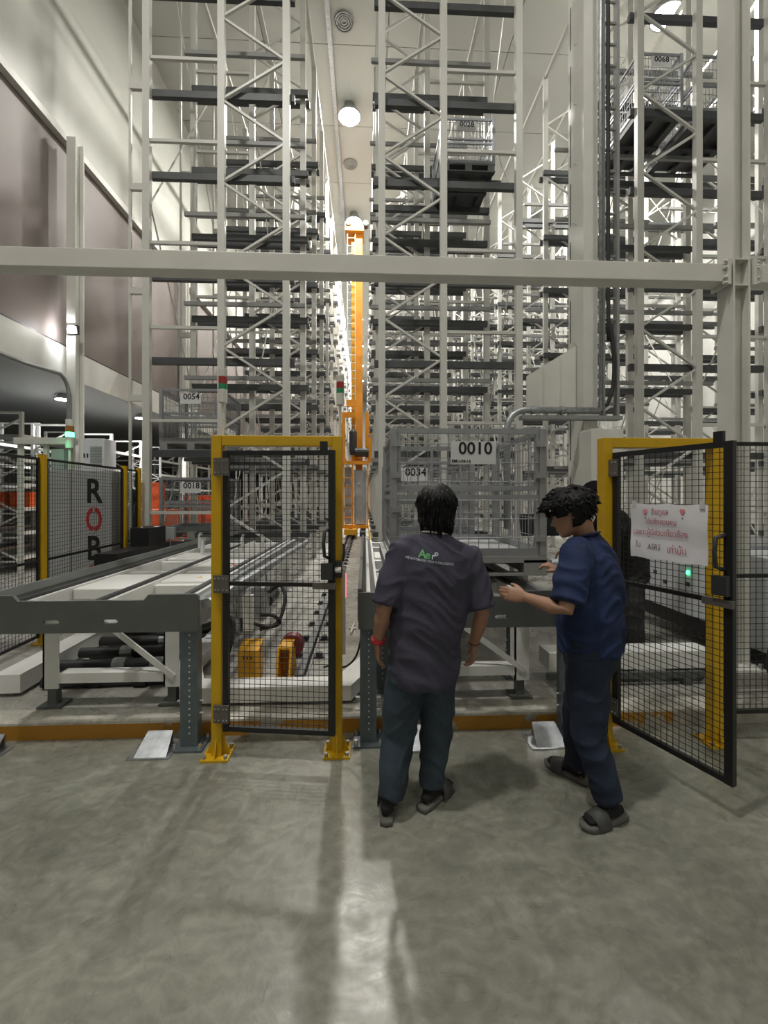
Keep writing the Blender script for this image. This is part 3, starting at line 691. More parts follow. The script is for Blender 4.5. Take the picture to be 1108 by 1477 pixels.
fence_panel((2.40, 2.78), (3.75, 2.78), 'black mesh fence panel in front of the H-column foot', None, 0.19, 2.01, 1.11)
# ---------------------------------------------------------------- chain conveyors
def slotted_post(x, y, z0, z1, label, ymir=1):
    t = thing('slotted_post', label, 'post', (x, y, z0))
    a, b = 0.055, 0.04
    MB().prism([(x - a, y - b), (x + a, y - b), (x + a, y + b), (x + a - 0.008, y + b), (x + a - 0.008, y - b + 0.008), (x - a + 0.008, y - b + 0.008), (x - a + 0.008, y + b), (x - a, y + b)], 'z', z0 + 0.012, z1).build('channel', 'steelblue', t)
    MB().box(x - 0.10, x + 0.10, y - 0.09, y + 0.09, z0, z0 + 0.014).build('base_plate', 'steelblue', t)
    hm_ = MB().cyl((0, -0.0012, 0), (0, 0.001, 0), 0.006, 6).mesh('bolt_hole')
    z = z0 + 0.1
    while z < z1 - 0.05:
        inst('bolt_hole', hm_, 'sign', t, (x + 0.004, y - b, z)); z += 0.04
    for s in (-1, 1):
        for q in (-1, 1): MB().cyl((x + s * 0.08, y + q * 0.065, z0 + 0.01), (x + s * 0.08, y + q * 0.065, z0 + 0.045), 0.012, 6).build('anchor_bolt', 'chrome', t)
        for z in (z0 + 0.22, z0 + 0.30): MB().cyl((x + s * 0.05, y - 0.01, z), (x + s * 0.085, y - 0.01, z), 0.008, 6).build('side_bolt', 'chrome', t)
    return t
def slot_plate(x0, x1, y0, y1, z0, z1, holes, notch=None):
    """plate with round-ended slots cut through it and a lowered middle edge"""
    zs = (holes[0][2] - 0.014, holes[0][2] + 0.014) if holes else (z0, z0)
    b = MB()
    if holes:
        b.box(x0, x1, y0, y1, z0, zs[0]); xs_ = x0
        for (xa, xb, zc) in holes: b.box(xs_, xa, y0, y1, zs[0], zs[1]); xs_ = xb
        b.box(xs_, x1, y0, y1, zs[0], zs[1])
        for (xa, xb, zc) in holes:
            for xc, s in ((xa, 1), (xb, -1)):
                for q in (-1, 1): b.prism([(xc, zc + q * 0.014), (xc + s * 0.012, zc + q * 0.014), (xc, zc + q * 0.003)], 'y', y0, y1)
    if notch:
        na, nb, dz, r = notch
        b.prism([(x0, zs[1]), (x1, zs[1]), (x1, z1 - 0.01), (x1 - 0.01, z1), (nb + r, z1), (nb, z1 - dz), (na, z1 - dz), (na - r, z1), (x0, z1)], 'y', y0, y1)
    else: b.box(x0, x1, y0, y1, zs[1], z1)
    return b
def conveyor(x0, x1, label, ylen, stickers, notch, holes, la, lb):
    y0 = 2.83
    t = thing('chain_conveyor', label, 'conveyor', ((x0 + x1) / 2, 3.2, SLAB))
    slot_plate(x0, x1, y0 - 0.012, y0 + 0.012, 0.775, 1.015, holes, notch).build('end_plate', 'slate', t)
    y1 = y0 + ylen
    # outer side guide and inner rails
    MB().prism([(x0 - 0.005, 0.82), (x0 + 0.05, 0.82), (x0 + 0.05, 0.99), (x0 + 0.02, 1.035), (x0 - 0.005, 1.035)], 'y', y0 + 0.012, y1).build('side_guide', 'slate', t)
    MB().box(x1 - 0.045, x1 - 0.005, y0 + 0.02, y1, 0.80, 0.97).build('side_guide', 'galv', t)
    rails = [x0 + 0.10, x0 + 0.62, x1 - 0.16]
    for x in rails:
        r = MB().box(x - 0.045, x + 0.045, y0 + 0.012, y1, 0.84, 0.955).build('chain_rail', 'conv', t)
        MB().box(x - 0.018, x + 0.018, y0 + 0.012, y1, 0.955, 0.975).build('chain', 'dark', r)
    n = int(ylen / 0.62)
    for i in range(n + 1):
        y = y0 + 0.14 + i * (ylen - 0.2) / max(n, 1)
        for q in (0, 1):
            MB().box(rails[q] + 0.045, rails[q + 1] - 0.045, y - 0.05, y + 0.05, 0.84, 0.925).build('cross_member', 'conv', t)
    for i, (ya, yb, q) in enumerate(((3.35, 3.95, 0), (3.62, 3.95, 1), (4.25, 4.85, 1), (4.9, 5.4, 0))):
        if yb > y1: continue
        c = MB().prism([(rails[q] + 0.05, 0.86), (rails[q + 1] - 0.05, 0.86), (rails[q + 1] - 0.05, 0.945), (rails[q] + 0.05, 0.945)], 'y', ya, yb).build('cover_plate', 'conv', t, bevel=0.008)
        if stickers and i == 1:
            cx = (rails[1] + rails[2]) / 2
            MB().prism([(cx + 0.06 + 0.035 * math.cos(a), 3.78 + 0.035 * math.sin(a)) for a in (PI / 2, PI / 2 + 2.094, PI / 2 + 4.189)], 'z', 0.9455, 0.947).build('warning_sticker', 'yelink', c)
        if stickers and i == 2:
            for dx in (-0.04, 0.06):
                b = MB()
                for k in range(16):
                    a, a2 = 2 * PI * k / 16, 2 * PI * (k + 1) / 16
                    b.bar((-1.35 + dx + 0.05 * math.cos(a), 4.45 + 0.06 * math.sin(a), 0.946), (-1.35 + dx + 0.05 * math.cos(a2), 4.45 + 0.06 * math.sin(a2), 0.946), 0.012, 0.002)
                b.bar((-1.35 + dx - 0.035, 4.41, 0.946), (-1.35 + dx + 0.035, 4.49, 0.946), 0.012, 0.002)
                b.build('prohibition_sticker', 'redink', c)
    # trestles
    for j, y in enumerate((3.24, 3.24 + ylen * 0.45, y1 - 0.25)):
        for x in (x0 + la, x1 - lb):
            g = MB().box(x - 0.055, x + 0.055, y - 0.05, y - 0.038, 0.26, 0.83).box(x - 0.055, x - 0.043, y - 0.05, y + 0.05, 0.26, 0.83).build('leg', 'conv', t)
            MB().box(x - 0.035, x + 0.025, y - 0.03, y + 0.03, SLAB + 0.02, 0.28).build('foot_stub', 'slate', g)
            MB().box(x - 0.085, x + 0.075, y - 0.07, y + 0.07, SLAB, SLAB + 0.02).build('foot_plate', 'slate', g)
        MB().box(x0 + la + 0.055, x1 - lb - 0.055, y - 0.05, y + 0.05, 0.30, 0.37).build('tie_bar', 'conv', t)
        if j < 2: MB().bar((x0 + la + 0.28, y - 0.056, 0.82), (x1 - lb + 0.02, y - 0.056, 0.335), 0.012, 0.04).build('brace', 'conv', t)
    return t
conveyor(-2.36, -1.075, 'empty white chain conveyor with a slate grey end plate and red warning stickers', 3.9, True, (-2.20, -1.42, 0.035, 0.03), [(-2.045, -1.945, 0.845), (-1.68, -1.58, 0.845)], 0.10, 0.335)
conveyor(-0.045, 1.30, 'white chain conveyor with a slate grey end plate carrying the cage numbered 0010', 3.9, False, (0.115, 1.05, 0.035, 0.03), [(0.30, 0.40, 0.845), (0.86, 0.955, 0.845)], 0.30, 0.12)
slotted_post(-1.15, 2.895, 0, 0.80, 'blue grey slotted post under the end plate of the empty conveyor')
slotted_post(0.02, 2.895, 0, 0.82, 'blue grey slotted post under the loaded conveyor beside the man in grey')
slotted_post(1.385, 2.895, 0, 0.90, 'blue grey slotted post standing behind the man in navy')
slotted_post(1.27, 3.62, SLAB, 0.80, 'blue grey slotted post on the raised floor under the loaded conveyor')
slotted_post(0.13, 3.40, SLAB, 0.80, 'blue grey slotted post on the raised floor behind the man in grey')
# hoop guides standing on the empty conveyor
def hoop(x, y, label):
    t = thing('hoop_guide', label, 'guide', (x, y, 0.95), 'hoop guides on the empty conveyor')
    for s in (-1, 1): MB().tube([(x + s * 0.13, y, 0.93), (x + s * 0.13, y, 1.10), (x + s * 0.11, y, 1.17)], [(0.02, 0.04)] * 3, 8).build('upright', 'conv', t)
    MB().box(x - 0.15, x + 0.15, y - 0.05, y + 0.05, 1.165, 1.18).build('pad', 'dark', t)
hoop(-1.80, 5.2, 'white hoop guide with a dark pad, first one along the empty conveyor'); hoop(-1.45, 5.6, 'white hoop guide with a dark pad on the aisle side of the empty conveyor'); hoop(-2.1, 5.9, 'white hoop guide with a dark pad on the fence side of the empty conveyor')
# drive with black hoses on the aisle side of the empty conveyor
t = thing('conveyor_drive', 'conveyor drive unit with looping black hoses under the aisle side of the empty conveyor', 'motor', (-0.98, 4.3, 0.5))
MB().box(-1.05, -0.93, 4.0, 4.25, 0.50, 0.80).build('gear_case', 'galv', t)
MB().cyl((-0.98, 4.25, 0.62), (-0.98, 4.6, 0.62), 0.075, 12).build('motor', 'dark', t)
MB().box(-1.04, -0.96, 3.7, 3.76, 0.50, 0.80).build('bracket', 'conv', t)
MB().hose([(-0.93, 4.2, 0.72), (-0.80, 4.1, 0.80), (-0.74, 4.0, 0.70), (-0.78, 3.9, 0.52), (-0.92, 3.8, 0.48)], 0.016, 8).build('hose', 'rubber', t, smooth=True)
MB().hose([(-0.93, 3.9, 0.58), (-0.80, 3.8, 0.60), (-0.76, 3.85, 0.52), (-0.85, 3.8, 0.50), (-0.97, 3.76, 0.55)], 0.016, 8).build('hose', 'rubber', t, smooth=True)
MB().cyl((-1.05, 2.9, 0.935), (-0.6 - 0.3, 6.7, 0.935), 0.035, 10).build('drive_shaft_cover', 'galv', t)

# white floor frames
def floor_frame(path, w_, z0, z1, label):
    t = thing('floor_frame', label, 'frame', (path[0][0], path[0][1], SLAB))
    L = []; R = []
    P = [Vector((p[0], p[1], 0)) for p in path]
    for i, p in enumerate(P):
        a = (P[min(i + 1, len(P) - 1)] - P[max(i - 1, 0)]).normalized()
        d0 = (P[i] - P[i - 1]).normalized() if i else a; d1 = (P[i + 1] - P[i]).normalized() if i < len(P) - 1 else a
        m_ = (d0 + d1).normalized(); nrm = Vector((-m_.y, m_.x, 0)); k = 1 / max(0.5, m_.dot(d0))
        L.append(p + nrm * (w_ / 2 * k)); R.append(p - nrm * (w_ / 2 * k))
    for i in range(len(P) - 1):
        q = [L[i], R[i], R[i + 1], L[i + 1]]
        MB().add([(v.x, v.y, z0) for v in q] + [(v.x, v.y, z1) for v in q], [(3, 2, 1, 0), (4, 5, 6, 7), (0, 1, 5, 4), (1, 2, 6, 5), (2, 3, 7, 6), (3, 0, 4, 7)]).build('beam', 'conv', t)
        n = max(1, int((P[i + 1] - P[i]).length / 0.45))
        for k in range(n):
            c = P[i].lerp(P[i + 1], (k + 0.5) / n); MB().cbox((c.x, c.y, (SLAB + z0) / 2), (0.12, 0.12, z0 - SLAB)).build('foot_block', 'slate', t)
    return t
floor_frame([(-1.52, 6.2), (-1.50, 3.75), (-1.28, 3.24), (-0.16, 3.24), (0.06, 3.75), (0.10, 6.2)], 0.17, SLAB + 0.03, SLAB + 0.14, 'white U-shaped floor frame around the rail end behind the closed gate')
floor_frame([(-2.72, 3.38), (-2.84, 6.6)], 0.2, SLAB + 0.03, SLAB + 0.17, 'long white floor beam beside the machine cell fence')
floor_frame([(1.48, 3.50), (2.85, 3.50)], 0.2, SLAB + 0.12, SLAB + 0.26, 'white floor beam on dark blocks behind the open mesh gate')
t = thing('base_bar', 'dark steel bar under the white floor beam behind the open mesh gate', 'bar', (2.1, 3.42, SLAB))
MB().box(1.45, 2.75, 3.36, 3.39, SLAB + 0.06, SLAB + 0.11).build('bar', 'slate', t)
for x in (1.6, 2.6): MB().box(x - 0.03, x + 0.03, 3.35, 3.40, SLAB, SLAB + 0.06).build('foot', 'slate', t)
# dark hoses and shafts under the empty conveyor
for i in range(8):
    y = 3.52 + i * 0.15; zz = SLAB + 0.05 + (i % 2) * 0.07
    t = thing('drive_pipe', ORD[i] + ' dark pipe from the kerb lying under the empty conveyor', 'pipe', (-1.9, y, SLAB), 'dark pipes under the empty conveyor')
    MB().tube([(-2.55, y, zz), (-1.58, y + 0.05, zz)], 0.045, 10).build('pipe', 'dark', t, smooth=True)
    for x in (-2.2 + 0.1 * (i % 3), -1.85 + 0.06 * i): MB().cyl((x, y + 0.02, zz), (x + 0.1, y + 0.025, zz), 0.055, 10).build('collar', 'galv' if i % 2 else 'rubber', t)
t = thing('hose', 'thick black hose sagging under the empty conveyor frame', 'hose', (-1.6, 3.35, 0.6))
MB().hose([(-1.95, 3.5, 0.70), (-1.75, 3.42, 0.62), (-1.5, 3.40, 0.58), (-1.25, 3.36, 0.64), (-1.02, 3.3, 0.72), (-0.98, 3.2, 0.62), (-1.0, 3.15, 0.5)], 0.022, 8).build('rubber_hose', 'rubber', t, smooth=True)
t = thing('hose', 'thin black cable drooping from the loaded conveyor post to the floor frame', 'cable', (-0.1, 3.1, 0.3))
MB().hose([(-0.02, 2.95, 0.72), (-0.06, 2.97, 0.55), (-0.14, 3.0, 0.46), (-0.24, 3.05, 0.45), (-0.30, 3.15, 0.40)], 0.007, 6).build('cable', 'rubber', t, smooth=True)

# floor wedges
def wedge(x, label, s=1):
    t = thing('floor_wedge', label, 'wedge', (x, 2.83, 0), 'steel floor wedges in front of the kerb')
    MB().box(x - 0.14, x + 0.12, 2.74, 2.93, 0, 0.008).build('base_plate', 'galv', t)
    d = 0.10
    MB().add([(x - d, 2.755, 0.008), (x + d, 2.755, 0.008), (x + d * 0.8, 2.90, 0.10), (x - d * 0.8, 2.90, 0.10), (x - d, 2.765, 0.006), (x + d, 2.765, 0.006), (x + d * 0.8, 2.91, 0.096), (x - d * 0.8, 2.91, 0.096)],
             [(0, 1, 2, 3), (7, 6, 5, 4), (0, 4, 5, 1), (1, 5, 6, 2), (2, 6, 7, 3), (3, 7, 4, 0)]).build('sloped_plate', 'galv', t)
    MB().box(x - 0.08, x + 0.08, 2.895, 2.905, 0.006, 0.098).build('rear_plate', 'galv', t)
    for q in (-0.12,): MB().cyl((x + q, 2.90, 0.006), (x + q, 2.90, 0.022), 0.010, 6).build('bolt', 'galv', t)
wedge(-2.42, 'bent steel floor wedge by the machine cell corner'); wedge(-1.35, 'bent steel floor wedge beside the slotted post of the empty conveyor')
wedge(0.36, 'bent steel floor wedge behind the legs of the man in grey'); wedge(1.22, 'bent steel floor wedge beside the man in navy')
t = thing('floor_marker', 'small red clip lying on the loading floor near the fence', 'marker', (2.72, 2.72, 0))
MB().prism([(2.68, 0), (2.80, 0), (2.78, 0.02), (2.70, 0.03)], 'y', 2.70, 2.75).build('clip', 'red', t)

# ---------------------------------------------------------------- clad column, cable ladder and conduit
t = thing('clad_column', 'tall clad white column beside the vertical cable ladder', 'column', (3.1, 6.0, SLAB))
MB().box(3.01, 3.21, 5.8, 6.25, SLAB, 13.96).build('cladding', 'white', t, bevel=0.006)
sm = MB().box(-0.003, 0.001, -0.012, 0.012, 0, 0.62).mesh('joint_slit')
for i in range(11): inst('joint_slit', sm, 'dark', t, (3.01, 6.18, 1.3 + i * 0.86))
rm = MB().bar((-0.003, -0.06, -0.05), (-0.003, 0.04, 0.05), 0.004, 0.006).mesh('cable_tie')
for i in range(10): inst('cable_tie', rm, 'greytxt', t, (3.01, 6.05, 2.1 + i * 0.86))
t = thing('cable_ladder', 'vertical grey cable ladder with black cables beside the clad column', 'cable ladder', (3.35, 5.75, 2.75))
for x in (3.24, 3.44): MB().box(x - 0.018, x + 0.018, 5.70, 5.79, 2.72, 13.95).build('side_rail', 'gbeam', t)
rm = MB().box(-0.085, 0.085, -0.012, 0.012, -0.014, 0.014).mesh('rung')
for i in range(38): inst('rung', rm, 'gbeam', t, (3.34, 5.75, 2.9 + i * 0.29))
MB().hose([(3.25, 5.66, 2.86), (3.29, 5.66, 2.95), (3.35, 5.67, 3.15), (3.36, 5.67, 3.5), (3.31, 5.67, 4.0), (3.28, 5.67, 4.6), (3.28, 5.67, 13.9)], 0.026, 8).build('cable', 'rubber', t, smooth=True)
t = thing('conduit_pipe', 'steel conduit bending from the clad column down behind the cage numbered 0010', 'pipe', (2.5, 5.7, 2.8))
pts = [(3.18, 5.68, 13.9), (3.18, 5.68, 2.80)]
MB().tube(pts, 0.025, 8).build('riser', 'galv', t, smooth=True)
pts = [(3.16, 5.68, 2.80), (2.15, 5.68, 2.80)] + [(2.15 - 0.25 * math.sin(a), 5.68, 2.55 + 0.25 * math.cos(a)) for a in [PI / 2 * i / 6 for i in range(1, 7)]] + [(1.90, 5.68, 1.2)]
MB().tube(pts, 0.045, 10).build('elbow_pipe', 'galv', t, smooth=True)
for x in (2.62, 2.22): MB().cyl((x, 5.68, 2.80), (x + 0.06, 5.68, 2.80), 0.055, 10).build('coupling', 'galv', t)
MB().box(2.1, 3.48, 5.66, 5.80, 2.68, 2.73).build('support_tray', 'gbeam', t)
t = thing('hanging_sheet', 'white sloped sheet panel hanging beside the clad column', 'panel', (2.6, 5.9, 2.8))
MB().prism([(2.28, 2.84), (2.99, 2.84), (2.99, 3.78), (2.28, 3.34)], 'y', 5.98, 6.0).build('sheet', 'white', t)
for x in (2.5, 2.75): MB().prism([(x, 2.84), (x + 0.012, 2.84), (x + 0.012, 3.45 + (x - 2.5) * 0.6), (x, 3.45 + (x - 2.5) * 0.6)], 'y', 5.965, 5.98).build('fold', 'white', t)
t = thing('white_cabinet', 'tall plain white cabinet standing at the foot of the clad column', 'cabinet', (3.1, 5.6, SLAB))
MB().box(2.93, 3.36, 5.45, 5.78, SLAB, 2.52).build('body', 'white', t, bevel=0.008)
MB().box(3.02, 3.30, 5.445, 5.45, 2.07, 2.078).build('door_gap', 'dark', t); MB().cyl((3.18, 5.44, 2.12), (3.18, 5.45, 2.12), 0.012, 8).build('lock', 'dark', t)
MB().bar((3.0, 5.447, 1.9), (3.16, 5.447, 1.55), 0.004, 0.01).build('cable', 'greytxt', t)

# ---------------------------------------------------------------- white machine, desk and bag at the open gate
t = thing('white_machine', 'long white machine housing with a green status light behind the open mesh gate', 'machine', (3.9, 4.6, SLAB))
MB().prism([(3.32, 0.42), (4.9, 0.42), (4.9, 1.12), (3.42, 1.12), (3.32, 1.02)], 'y', 3.75, 5.40).build('housing', 'white2', t, bevel=0.01)
MB().box(3.36, 4.9, 3.78, 5.37, 0.26, 0.42).build('skirt', 'black', t)
for y in (3.9, 5.25):
    for x in (3.45, 4.8): MB().cyl((x, y, SLAB), (x, y, 0.27), 0.05, 10).build('foot', 'dark', t)
MB().cyl((3.305, 4.28, 0.86), (3.32, 4.28, 0.86), 0.016, 10).build('status_light', 'greenlit', t)
for (y, z) in ((5.2, 0.92), (4.78, 0.78), (4.28, 0.74), (4.62, 0.70), (5.30, 0.80)): MB().box(3.312, 3.32, y - 0.025, y + 0.025, z - 0.02, z + 0.02).build('socket', 'dark', t)
MB().box(3.5, 4.7, 4.1, 5.3, 1.12, 1.15).build('top_tray', 'galv', t)
MB().tube([(3.34, 3.9, 1.05), (3.30, 4.2, 1.07), (3.33, 4.5, 1.06)], 0.012, 6).build('cable', 'rubber', t)
t = thing('white_machine', 'white machine top with a brushed tray beside the H-column', 'machine', (3.9, 3.3, SLAB))
MB().prism([(3.42, 0.30), (4.6, 0.30), (4.6, 1.05), (3.56, 1.16), (3.42, 1.12)], 'y', 3.45, 3.70).build('housing', 'white2', t, bevel=0.01)
MB().box(3.6, 4.5, 3.44, 3.45, 0.65, 0.85).build('vent_panel', 'greytxt', t)
for x in (3.55, 4.5): MB().box(x - 0.04, x + 0.04, 3.5, 3.64, SLAB, 0.31).build('foot', 'dark', t)
t = thing('tool_bag', 'black soft tool bag with a dark red strap on the raised floor behind the fence', 'bag', (3.5, 3.25, SLAB))
bg = MB(); ring = []
for z, sx, sy in ((SLAB, 0.20, 0.10), (SLAB + 0.03, 0.26, 0.135), (0.30, 0.285, 0.14), (0.48, 0.27, 0.13), (0.56, 0.24, 0.10), (0.585, 0.17, 0.05)):
    ring.append([(3.47 + sx * (1 if math.cos(a) > 0 else -1) * abs(math.cos(a)) ** 0.5 + (0.02 if z > 0.3 else 0), 3.22 + sy * (1 if math.sin(a) > 0 else -1) * abs(math.sin(a)) ** 0.5, z) for a in [2 * PI * k / 20 for k in range(20)]])
bg.add([p for r in ring for p in r], [(i * 20 + k, i * 20 + (k + 1) % 20, (i + 1) * 20 + (k + 1) % 20, (i + 1) * 20 + k) for i in range(5) for k in range(20)] + [tuple(range(19, -1, -1)), tuple(100 + k for k in range(20))])
bg.build('bag_body', 'rubber', t, smooth=True)
MB().box(3.20, 3.40, 3.07, 3.085, 0.42, 0.48).build('strap', 'maroon', t); MB().box(3.21, 3.27, 3.062, 3.08, 0.36, 0.40).build('buckle', 'chrome', t)
t = thing('control_desk', 'control desk with a black monitor between the loaded cage and the open gate', 'desk', (1.95, 4.6, SLAB))
MB().box(1.62, 2.30, 4.35, 4.85, 0.93, 0.96).build('desk_top', 'white2', t)
for x in (1.66, 2.26):
    for y in (4.39, 4.81): MB().box(x - 0.02, x + 0.02, y - 0.02, y + 0.02, SLAB, 0.93).build('leg', 'galv', t)
def desk_item(nm, label, cat): return thing(nm, label, cat, (1.9, 4.5, 0.96))
q = desk_item('monitor', 'black tilted monitor on the control desk', 'monitor')
MB().prism([(4.52, 1.22), (4.56, 1.22), (4.66, 1.45), (4.62, 1.45)], 'x', 1.68, 2.08).build('screen_panel', 'screen', q); MB().tube([(1.88, 4.60, 1.30), (1.86, 4.66, 1.1), (1.86, 4.64, 0.97)], 0.016, 8).build('stand', 'dark', q); MB().lathe((1.86, 4.64, 0.96), [(0.09, 0), (0.09, 0.01), (0.03, 0.02)], 14).build('foot', 'dark', q)
q = desk_item('control_box', 'blue and white control box with red buttons on the control desk', 'control box')
MB().prism([(4.38, 0.96), (4.52, 0.96), (4.52, 1.06), (4.38, 1.01)], 'x', 1.66, 1.86).build('case', 'bluep', q)
for x in (1.70, 1.76, 1.82): MB().cyl((x, 4.43, 1.02), (x, 4.425, 1.05), 0.015, 10).build('button', 'redlit' if x != 1.76 else 'sign', q)
q = desk_item('teal_case', 'teal plastic case on the floor stand beside the desk', 'case')
q.location = (1.62, 5.0, 0.98); ORG[q] = (1.62, 5.0, 0.98)
MB().box(1.45, 1.85, 4.95, 5.15, 0.96, 1.06).build('case_body', 'tealbox', q, bevel=0.01); MB().cyl((1.55, 5.05, 1.06), (1.55, 5.05, 1.22), 0.04, 12).build('bottle', 'dark', q)
MB().box(1.40, 1.90, 4.90, 5.20, 0.90, 0.96).build('stand_top', 'greytxt', q)
for x in (1.45, 1.85): MB().box(x - 0.02, x + 0.02, 5.03, 5.07, SLAB, 0.90).build('stand_leg', 'greytxt', q)

# ---------------------------------------------------------------- machine cell and low hall on the left
t = thing('lettered_cabinet', 'grey machine panel lettered in black and red behind the mesh fence', 'machine', (-4.05, 6.3, SLAB))
MB().box(-4.48, -4.12, 6.2, 6.5, SLAB, 2.02).build('side_panel', 'greytxt', t, bevel=0.006)
fp = MB().box(-4.11, -3.56, 6.2, 6.5, SLAB, 2.0).build('front_panel', 'greytxt', t, bevel=0.006)
for i, (ch, m) in enumerate((('R', 'ink'), ('O', 'redink'), ('B', 'ink'), ('O', 'redink'))):
    o = text('letter', ch, 0.47, m, fp, (-3.80, 6.196, 1.70 - i * 0.40), bold=0.022); o.scale = (0.76 if ch != 'O' else 0.60, 1, 1)
    if ch == 'O':
        for s in (-1, 1): MB().box(-3.815, -3.785, 6.190, 6.1955, 1.70 - i * 0.40 + s * 0.15 - 0.03, 1.70 - i * 0.40 + s * 0.15 + 0.03).build('stencil_gap', 'greytxt', fp)
t = thing('white_gantry', 'white steel frame with a box top above the lettered machine panel', 'frame', (-5.2, 7.2, SLAB))
for x in (-5.55, -5.15, -4.75):
    MB().box(x - 0.03, x + 0.03, 7.15, 7.21, SLAB, 2.5).build('upright', 'white', t)
MB().box(-5.6, -4.7, 7.10, 7.26, 2.48, 2.58).build('top_beam', 'white', t); MB().box(-5.5, -4.8, 7.16, 7.20, 1.9, 1.96).build('cross_bar', 'white', t)
MB().box(-5.05, -4.85, 7.14, 7.24, 2.0, 2.4).build('control_unit', 'greytxt', t)
signal_tower(-4.72, 7.085, 2.05, 'stack light glowing green above the white machine frame', 0.36, True, 2.1)
area_light(-4.72, 6.85, 2.55, 0.7, 0.05, (0.1, 1.0, 0.4), 'stack_light_glow')
t = thing('white_cabinet', 'white electrical cabinet with a vent grille behind the machine fence', 'cabinet', (-5.2, 8.6, SLAB))
MB().box(-5.42, -5.02, 8.5, 8.9, SLAB, 2.75).build('body', 'white2', t, bevel=0.01)
vg = MB()
for i in range(12): MB().box(-5.28, -5.06, 8.49, 8.5, 2.25 + i * 0.03, 2.265 + i * 0.03).build('vent_slat', 'greytxt', t)
for x in (-5.39, -5.33): MB().box(x - 0.012, x + 0.012, 8.49, 8.5, 2.38, 2.46).build('switch', 'dark', t)
t = thing('robot_arm', 'dark robot arm folded behind the lettered machine panel', 'robot', (-3.95, 7.6, SLAB))
MB().lathe((-4.05, 7.6, SLAB), [(0.22, 0), (0.22, 0.3), (0.16, 0.35), (0.16, 0.7), (0.12, 0.75)], 16).build('base', 'dark', t)
MB().tube([(-4.05, 7.6, 0.8), (-4.0, 7.55, 1.2), (-3.9, 7.5, 1.6)], [0.12, 0.11, 0.09], 12).build('lower_arm', 'dark', t, smooth=True)
MB().tube([(-3.9, 7.5, 1.62), (-3.95, 7.3, 1.75), (-4.0, 7.1, 1.6), (-4.0, 7.0, 1.4)], [0.10, 0.08, 0.07, 0.05], 12).build('upper_arm', 'dark', t, smooth=True)
MB().box(-4.08, -3.92, 6.95, 7.05, 1.2, 1.4).build('gripper', 'dark', t)
t = thing('roller_table', 'black roller table in the machine cell beside the empty conveyor', 'table', (-3.1, 5.9, SLAB))
MB().box(-3.25, -2.98, 5.3, 6.7, 0.75, 0.95).build('body', 'black', t); MB().box(-3.25, -3.0, 6.1, 6.6, 0.95, 1.2).build('hood', 'black', t)
for y in (5.4, 6.6): MB().box(-3.2, -3.02, y - 0.03, y + 0.03, SLAB, 0.75).build('leg', 'black', t)
t = thing('junction_box', 'small grey junction box on a thin stand near the rack foot', 'box', (-3.0, 6.85, SLAB))
MB().box(-3.12, -2.96, 6.80, 6.86, 0.98, 1.16).build('case', 'greytxt', t); MB().cyl((-3.04, 6.83, SLAB), (-3.04, 6.83, 0.98), 0.015, 8).build('stand', 'galv', t)
# bins and shelving in the low hall
binm = None
def bin_stack(x, y, z, n, w_, label):
    for i in range(n):
        t = thing('bin', label + (', ' + ORD[i] + ' up from the floor' if n > 1 else ''), 'bin', (x, y, z + i * 0.31), 'orange bins in the low hall')
        MB().box(x - w_, x + w_, y - 0.2, y + 0.2, z + i * 0.31, z + i * 0.31 + 0.27).build('tub', 'bin', t)
        MB().box(x - w_ - 0.015, x + w_ + 0.015, y - 0.215, y + 0.215, z + i * 0.31 + 0.265, z + i * 0.31 + 0.305).build('rim', 'bin', t)
for x in (-4.95, -4.35): bin_stack(x, 9.6, SLAB, 4, 0.27, 'orange plastic bin stacked on the floor behind the machine cell')
bin_stack(-5.3, 10.9, SLAB, 6, 0.25, 'orange plastic bin in the tall stack behind the machine cell')
for x in (-4.5, -3.95): bin_stack(x, 11.6, SLAB, 5, 0.22, 'orange plastic bin stacked near the rack behind cage numbered 0018')
def shelf(x, y, n, label, d=0.9, top=3.3):
    """shelving run along the hall: end frames with lacing, boards between them"""
    t = thing('storage_shelf', label, 'shelf', (x, y, SLAB), 'white framed shelves in the low hall')
    for i in range(n + 1):
        yy = y + i * 1.5
        for q in (0, -d): MB().box(x + q - 0.03, x + q + 0.03, yy - 0.03, yy + 0.03, SLAB, top).build('upright', 'white', t)
        for k in range(6):
            s = 1 if k % 2 else -1
            MB().bar((x - d / 2 - s * d / 2, yy, 0.35 + k * 0.47), (x - d / 2 + s * d / 2, yy, 0.82 + k * 0.47), 0.03, 0.03).build('brace', 'white', t)
            MB().box(x - d, x, yy - 0.012, yy + 0.012, 0.34 + k * 0.47, 0.37 + k * 0.47).build('tie', 'white', t)
        MB().box(x - d, x, yy - 0.02, yy + 0.02, top - 0.04, top).build('top_bar', 'white', t)
    for i in range(n):
        for k in range(6):
            z = 0.46 + k * 0.48
            MB().box(x - d + 0.03, x - 0.03, y + i * 1.5 + 0.03, y + (i + 1) * 1.5 - 0.03, z - 0.03, z).build('shelf_board', 'gbeam', t)
            MB().box(x - 0.02, x + 0.02, y + i * 1.5 + 0.03, y + (i + 1) * 1.5 - 0.03, z - 0.07, z).build('shelf_beam', 'white', t)
shelf(-6.75, 8.75, 3, 'white framed shelf with lattice ends holding orange bins under the low ceiling')
for i in range(2):
    for j in range(2): bin_stack(-6.97 - 0.5 * j, 9.2 + 0.55 * i, 1.42, 1, 0.2, 'orange bin on the white framed shelf under the low ceiling')
shelf(-8.3, 8.3, 3, 'taller white framed shelf standing behind the lattice ended shelf', 0.9, 3.5)
shelf(-6.9, 14.8, 4, 'white framed shelf farther along the low hall')
